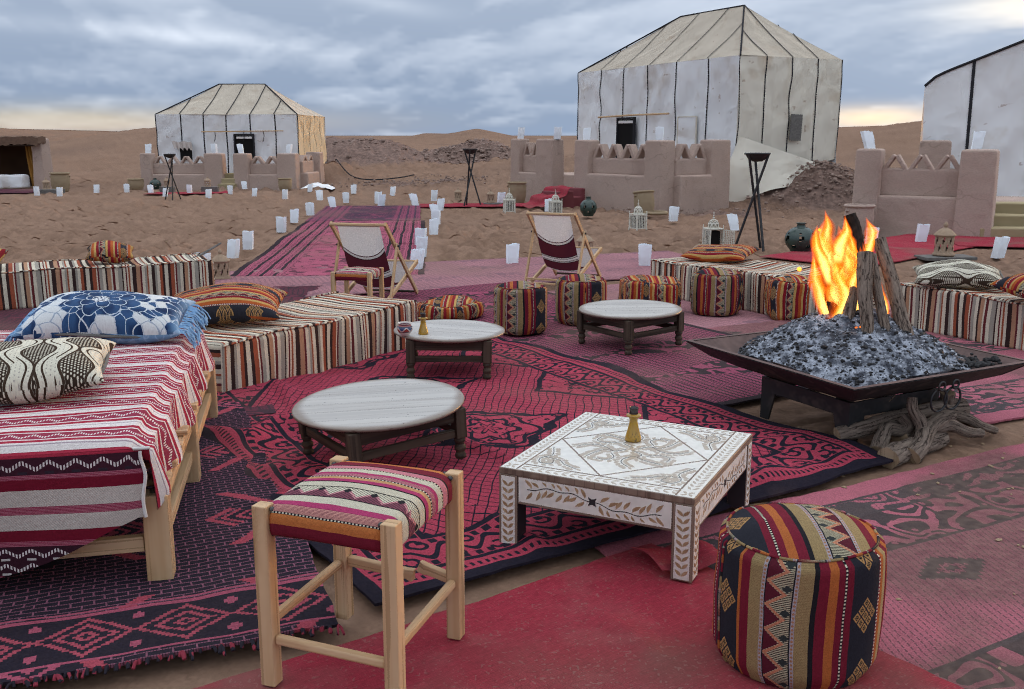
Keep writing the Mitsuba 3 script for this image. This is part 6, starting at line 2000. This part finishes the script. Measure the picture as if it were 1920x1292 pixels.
J1 = jar('tall buff clay jar beside the thatched hut', (-13.2, 29.2, 0), .3, .27, .56)
jar('short buff clay pot left of the small tent wall', (-11.45, 30.4, 0), .2, .24, .33)
jar('buff clay pot before the right pillar of the small tent wall', (-6.84, 30.1, 0), .6, .21, .36)
jar('buff clay jar left of the red stair carpet', (.12, 24.1, .02), .2, .23, .50)
jar('tilted buff clay jar leaning before the big tent wall', (2.78, 20.75, .0), .5, .22, .48, -.16)
single('clay_ring', 'clay ring saucer lying at the foot of the tilted jar', 'saucer', tube([(2.98 + .22 * math.cos(t), 20.55 + .22 * math.sin(t), .045) for t in np.linspace(0, 2 * PI, 30)], .035, 8, cap=False), 'clay_jar')
jar('plastered pot at the foot of the right-hand parapet, behind the fire', (5.72, 16.35, .0), .3, .24, .50, 0, 'adobe')


def gourd(label, loc, rz, r=.17, mat='green_glaze', neck=.06, s=1.0):
    t_ = thing('ceramic_lantern', label, 'lantern', loc, rz, s=s)
    pr = [(r * .55, 0), (r * .62, .01)] + [(r * math.sin(a) ** .9 + .004, .17 - .17 * math.cos(a)) for a in np.linspace(.75, 2.75, 15)]

    def hole(i, k):
        return k in (3, 4, 8, 9) and (i + (3 if k > 6 else 0)) % 6 in (1, 2) or k in (5, 7, 11) and i % 6 == 4
    obj('body', ring_holes(pr, 36, hole, .90), mat, t_)
    obj('neck', lathe([(r * .36, .322), (r * .30, .335), (r * .26, .37), (r * .34, .385), (r * .30, .39), (r * .2, .37)], 20), mat, t_)
    obj('floor', lathe([(r * .56, .006), (0, .006)], 20), 'soot', t_)
    return t_


gourd('green glazed ceramic lantern with star openings before the big tent wall', (1.56, 20.3, .0), .2)
gourd('dark grey green ceramic lantern with a funnel neck left of the flames', (4.06, 13.9, .0), .5, .20, 'green_glaze', s=1.05)
gourd('dark ceramic lantern at the foot of the far left wall', (-11.0, 30.8, .0), .5, .20, 'green_glaze', s=.85)

# ---------------------------------------------------------------- paper bags
BAGS = {}


def bag_mesh(v_):
    r = np.random.default_rng(v_ + 3)
    w0, w1, d0, d1, h = .064, .068 + .010 * r.random(), .045, .050, .235 + .02 * r.random()
    n = 12
    lv = np.linspace(0, 1, 13)
    tt = np.linspace(0, 1, 4 * n + 1)
    ring = np.array([((-1, -1), (1, -1), (1, 1), (-1, 1), (-1, -1))]).reshape(5, 2)
    q = np.stack([np.interp(tt * 4, np.arange(5), ring[:, 0]), np.interp(tt * 4, np.arange(5), ring[:, 1])], -1)
    P = np.zeros((len(tt), len(lv), 3))
    lean = r.uniform(-.05, .05, 2)
    for k, z in enumerate(lv):
        fl = 1 - .35 * z * (np.abs(q[:, 0]) < .95)          # gusset folds
        P[:, k, 0] = q[:, 0] * (w0 + (w1 - w0) * z) + lean[0] * z
        P[:, k, 1] = q[:, 1] * (d0 + (d1 - d0) * z) * (1 - .15 * z) + lean[1] * z
        P[:, k, 2] = h * z + .006 * z ** 4 * np.sin(q[:, 0] * 3 + v_) + .004 * z ** 6 * r.uniform(-1, 1, len(tt))
    P += .016 * (np.stack([vn(P, 14, v_ + i, 2) for i in range(3)], -1) - .5) * lv[None, :, None]
    P[-1] = P[0]
    U = np.stack(np.broadcast_arrays(tt[:, None] * .44, lv[None] * h), -1)
    body = sheet(P, U)
    k = 5 if v_ % 3 else 4
    fz = P[:, k]
    c = fz[:-1].mean(0)
    f_ = np.stack([np.arange(4 * n), (np.arange(4 * n) + 1) % (4 * n), np.full(4 * n, 4 * n)], 1)
    top = np.vstack([fz[:-1] * [.97, .97, 1], (c + (0, 0, .012))[None]])
    sk = np.stack([P[:, 0] * [.96, .96, 1] + (0, 0, .002), P[:, 2] * [.96, .96, 1], fz * [.96, .96, 1]], 1)
    return body, cat_([(top, f_, top[:, :2]), sheet(sk, np.zeros((4 * n + 1, 3, 2)))])


VAR = [bag_mesh(i) for i in range(6)]
VARD = {}


def bag(label, x, y, z=None, s=1.0, group=None):
    i = len(BAGS)
    t_ = thing('paper_bag', label, 'paper bag', (x, y, float(gh(x, y)) + .004 if z is None else z), (i * 1.37) % .9 - .45 + (PI if i % 2 else 0), group, s=s)
    BAGS[t_] = 1
    for nm, mat, j in (('bag', 'paper', 0), ('sand_fill', 'sand', 1)):
        v = (i * 5) % 6
        if (v, j) not in VARD:
            VARD[v, j] = obj(nm, VAR[v][j], mat, t_)
        else:
            scene[t_ + '__' + nm] = {**scene[VARD[v, j]], 'to_world': T4(place[t_])}


ORD = ['nearest', 'second', 'third', 'fourth', 'fifth', 'sixth', 'seventh', 'eighth', 'ninth', 'tenth']
for i, (x, y) in enumerate([(-3.74, 13.17), (-3.80, 14.19), (-3.91, 16.76), (-4.10, 18.65), (-4.15, 20.43), (-4.03, 22.42)]):
    bag('white paper bag on the left side of the pink runner, %s from the front' % ORD[i], x, y, None, 1.03)
for i, (x, y) in enumerate([(-1.17, 11.95), (-1.23, 13.3), (-1.36, 14.6), (-1.30, 16.39), (-1.40, 18.3), (-1.52, 19.9), (-1.58, 21.77), (-1.95, 24.83)]):
    bag('white paper bag on the right side of the pink runner, %s from the front' % ORD[i], x, y, None, 1.05)
for lb, x, y, s in (('white paper bag touching the brown clay lantern beside the left bench', -3.55, 11.21, 1.15), ('white paper bag standing alone behind the right deck chair at the rug edge', 0.0, 12.5, 1.05), ('open white paper bag at the left end of the striped bench behind the poufs', 1.66, 12.3, 1.1),
                    ('white paper bag across the far end of the runner, right one', -2.26, 23.29, 1.1), ('white paper bag on bare sand beyond the runner, straight behind its middle', -3.22, 26.82, 1.0), ('white paper bag across the far end of the runner, middle one', -3.01, 22.85, 1.1), ('white paper bag half hidden behind the middle one at the runner end', -3.24, 24.0, 1.1),
                    ('white paper bag on bare sand left of the runner end, farther one', -4.42, 27.81, 1.0), ('white paper bag on bare sand left of the runner end, nearer one', -4.04, 24.23, 1.0), ('white paper bag right of the small tent before the torn canvas', -4.87, 25.25, 1.0), ('white paper bag at the foot of the torn canvas of the small tent', -5.8, 28.6, .95)):
    bag(lb, x, y, None, s)
for i, (x, y) in enumerate([(-13.01, 27.3), (-12.26, 27.0), (-11.92, 28.6), (-11.15, 28.87), (-10.26, 28.33), (-9.34, 26.82), (-9.12, 28.2), (-9.26, 30.32), (-7.96, 26.12), (-7.86, 27.81)]):
    bag('white paper bag on the sand before hut and small tent, %s from the left' % (ORD[i] if i else 'first'), x, y, None, .95)
for lb, x, y in (('white paper bag right of the mustard steps of the small tent', -8.12, 30.32), ('white paper bag on the sand below the left tent doorway', -6.88, 26.58), ('white paper bag on the sand below the right pillar of the small tent wall', -5.85, 25.68)):
    bag(lb, x, y, None, .95)
for lb, x, y in (('white paper bag between clay jar and red stair carpet', -.28, 23.7), ('white paper bag left of the lantern above the right deck chair', .78, 21.5), ('white paper bag on sand under the corner pillar of the big tent wall', 3.09, 19.0), ('white paper bag between the open-door lantern and the torch stand', 3.86, 17.14),
                 ('white paper bag half hidden behind the fire logs', 5.34, 14.68), ('white paper bag before the right-hand parapet, left of the red carpet', 6.25, 15.1), ('white paper bag on the sand at the right edge below the red carpet', 6.50, 13.17)):
    bag(lb, x, y, None, 1.1)
for lb, x, y, z in (('white paper bag on top of the leftmost pillar of the small tent wall', -11.42, 31.55, 1.075), ('white paper bag on top of the pillar left of the mustard steps', -9.33, 31.55, 1.075), ('white paper bag on top of the pillar right of the mustard steps', -8.46, 31.42, 1.075), ('white paper bag on top of the right pillar of the small tent wall', -6.95, 31.3, 1.075),
                    ('white paper bag on the leftmost pillar of the big tent wall', .22, 25.6, 1.525), ('white paper bag on the pillar left of the red steps', 1.10, 24.5, 1.525), ('white paper bag on the pillar right of the red steps, against the canvas', 1.75, 23.7, 1.505), ('white paper bag on the corner pillar of the big tent wall', 3.20, 21.85, 1.505),
                    ('white paper bag on the left pillar of the right-hand parapet', 6.02, 16.92, 1.395), ('white paper bag on the right pillar of the right-hand parapet', 7.44, 16.12, 1.395)):
    bag(lb, x, y, z, 1.15)

# ---------------------------------------------------------------- odds and ends
single('grey_pole', 'grey wooden pole lying slantwise behind the far left bench', 'pole', tube([(-3.40, 9.9, .30), (-3.30, 10.5, .37), (-3.22, 10.9, .44)], [.014, .014, .011], 8), 'grey_block')
single('black_hose', 'black hose lying in a curve on the sand right of the small tent', 'hose', tube([(x, y, float(gh(x, y)) + .05) for x, y in spline([(-6.2, 35.2), (-5.9, 34.3), (-5.2, 33.2), (-4.4, 32.6), (-3.7, 33.0), (-3.3, 33.7)], 30)], .020, 6), 'trim_black')
sx_, sy_ = np.meshgrid(np.linspace(0, 1, 16), np.linspace(0, 1, 12), indexing='ij')
sp_ = np.stack([-6.45 + 1.05 * sx_, 29.9 + .8 * sy_, .03 + .16 * meshkit.fbm(np.stack([sx_ * 5, sy_ * 4, 0 * sx_], -1), 4, 5) * np.sin(np.pi * sx_) + .10 * sy_ * np.sin(sx_ * 3.1)], -1)
single('canvas_scrap', 'crumpled scrap of white canvas on the ground right of the small tent wall', 'cloth', sheet(sp_, np.stack([sx_, sy_ + 2], -1)), 'canvas_white')
# the red runner hanging over the stairs of the big tent
cx_, cy_ = np.meshgrid(np.linspace(0, 1, 24), np.linspace(0, 1, 40), indexing='ij')
pf = spline([(0, .03), (.18, .05), (.34, .10), (.42, .22), (.62, .26), (.72, .30), (.80, .42), (.98, .45)], 40)
d_ = unit((.70, .72))
w_ = unit((.72, -.70))
SP = np.stack([.10 + d_[0] * pf[None, :, 0] * 1.2 + w_[0] * cx_ * .75, 22.45 + d_[1] * pf[None, :, 0] * 1.2 + w_[1] * cx_ * .75, pf[None, :, 1] + .03 * np.sin(cx_ * 9 + cy_ * 4) * (1 - cy_ * .5) + .02], -1)
single('stair_carpet', 'bright red carpet draped over the foot of the red steps', 'carpet', sheet(SP, np.stack([cx_ * .75, cy_ * 1.3], -1), flip=True), 'rug_red')
steps('low block step hidden under the bright red stair carpet', (.86, 22.86, .0), math.atan2(-.78, .62), .55, 1, .36, .5, 'red_plaster', 'block_step')
# fringe of the navy rug, folded corner of the red kilim
fr = []
rf = np.random.default_rng(3)
for k in np.linspace(0, 1, 260):
    key_, P = RP['navy rug with pink brick net and diamond border under the daybed']
    i = int(k * (P.shape[0] - 1))
    a0 = P[i, 0] + (0, 0, -.004)
    d2 = np.array([.30, -.95, 0]) + rf.normal(0, .35, 3) * (1, 1, 0)
    L_ = rf.uniform(.012, .036)
    fr.append(tube([a0, a0 + d2 * L_ * .5 + (0, 0, .004), a0 + d2 * L_ + (0, 0, -.008)], rf.uniform(.004, .008), 5))
obj('fringe', cat_(fr), 'dark_yarn', RP['navy rug with pink brick net and diamond border under the daybed'][0], kind='stuff')
a_, b_ = np.meshgrid(np.linspace(0, 1, 20), np.linspace(0, 1, 20), indexing='ij')
fo = np.stack([.44 + .26 * a_ + .10 * b_, 3.50 + .12 * a_ - .20 * b_, .052 + .028 * np.sin(PI * b_) + .02 * np.exp(-((a_) / .12) ** 2) + .008 * np.sin(a_ * 9)], -1)
obj('turned_corner', sheet(fo, np.stack([a_ * .3, b_ * .2 + 3], -1), flip=True), 'rug_red', RP['plain worn red kilim in front, under the near stool and pouf'][0])
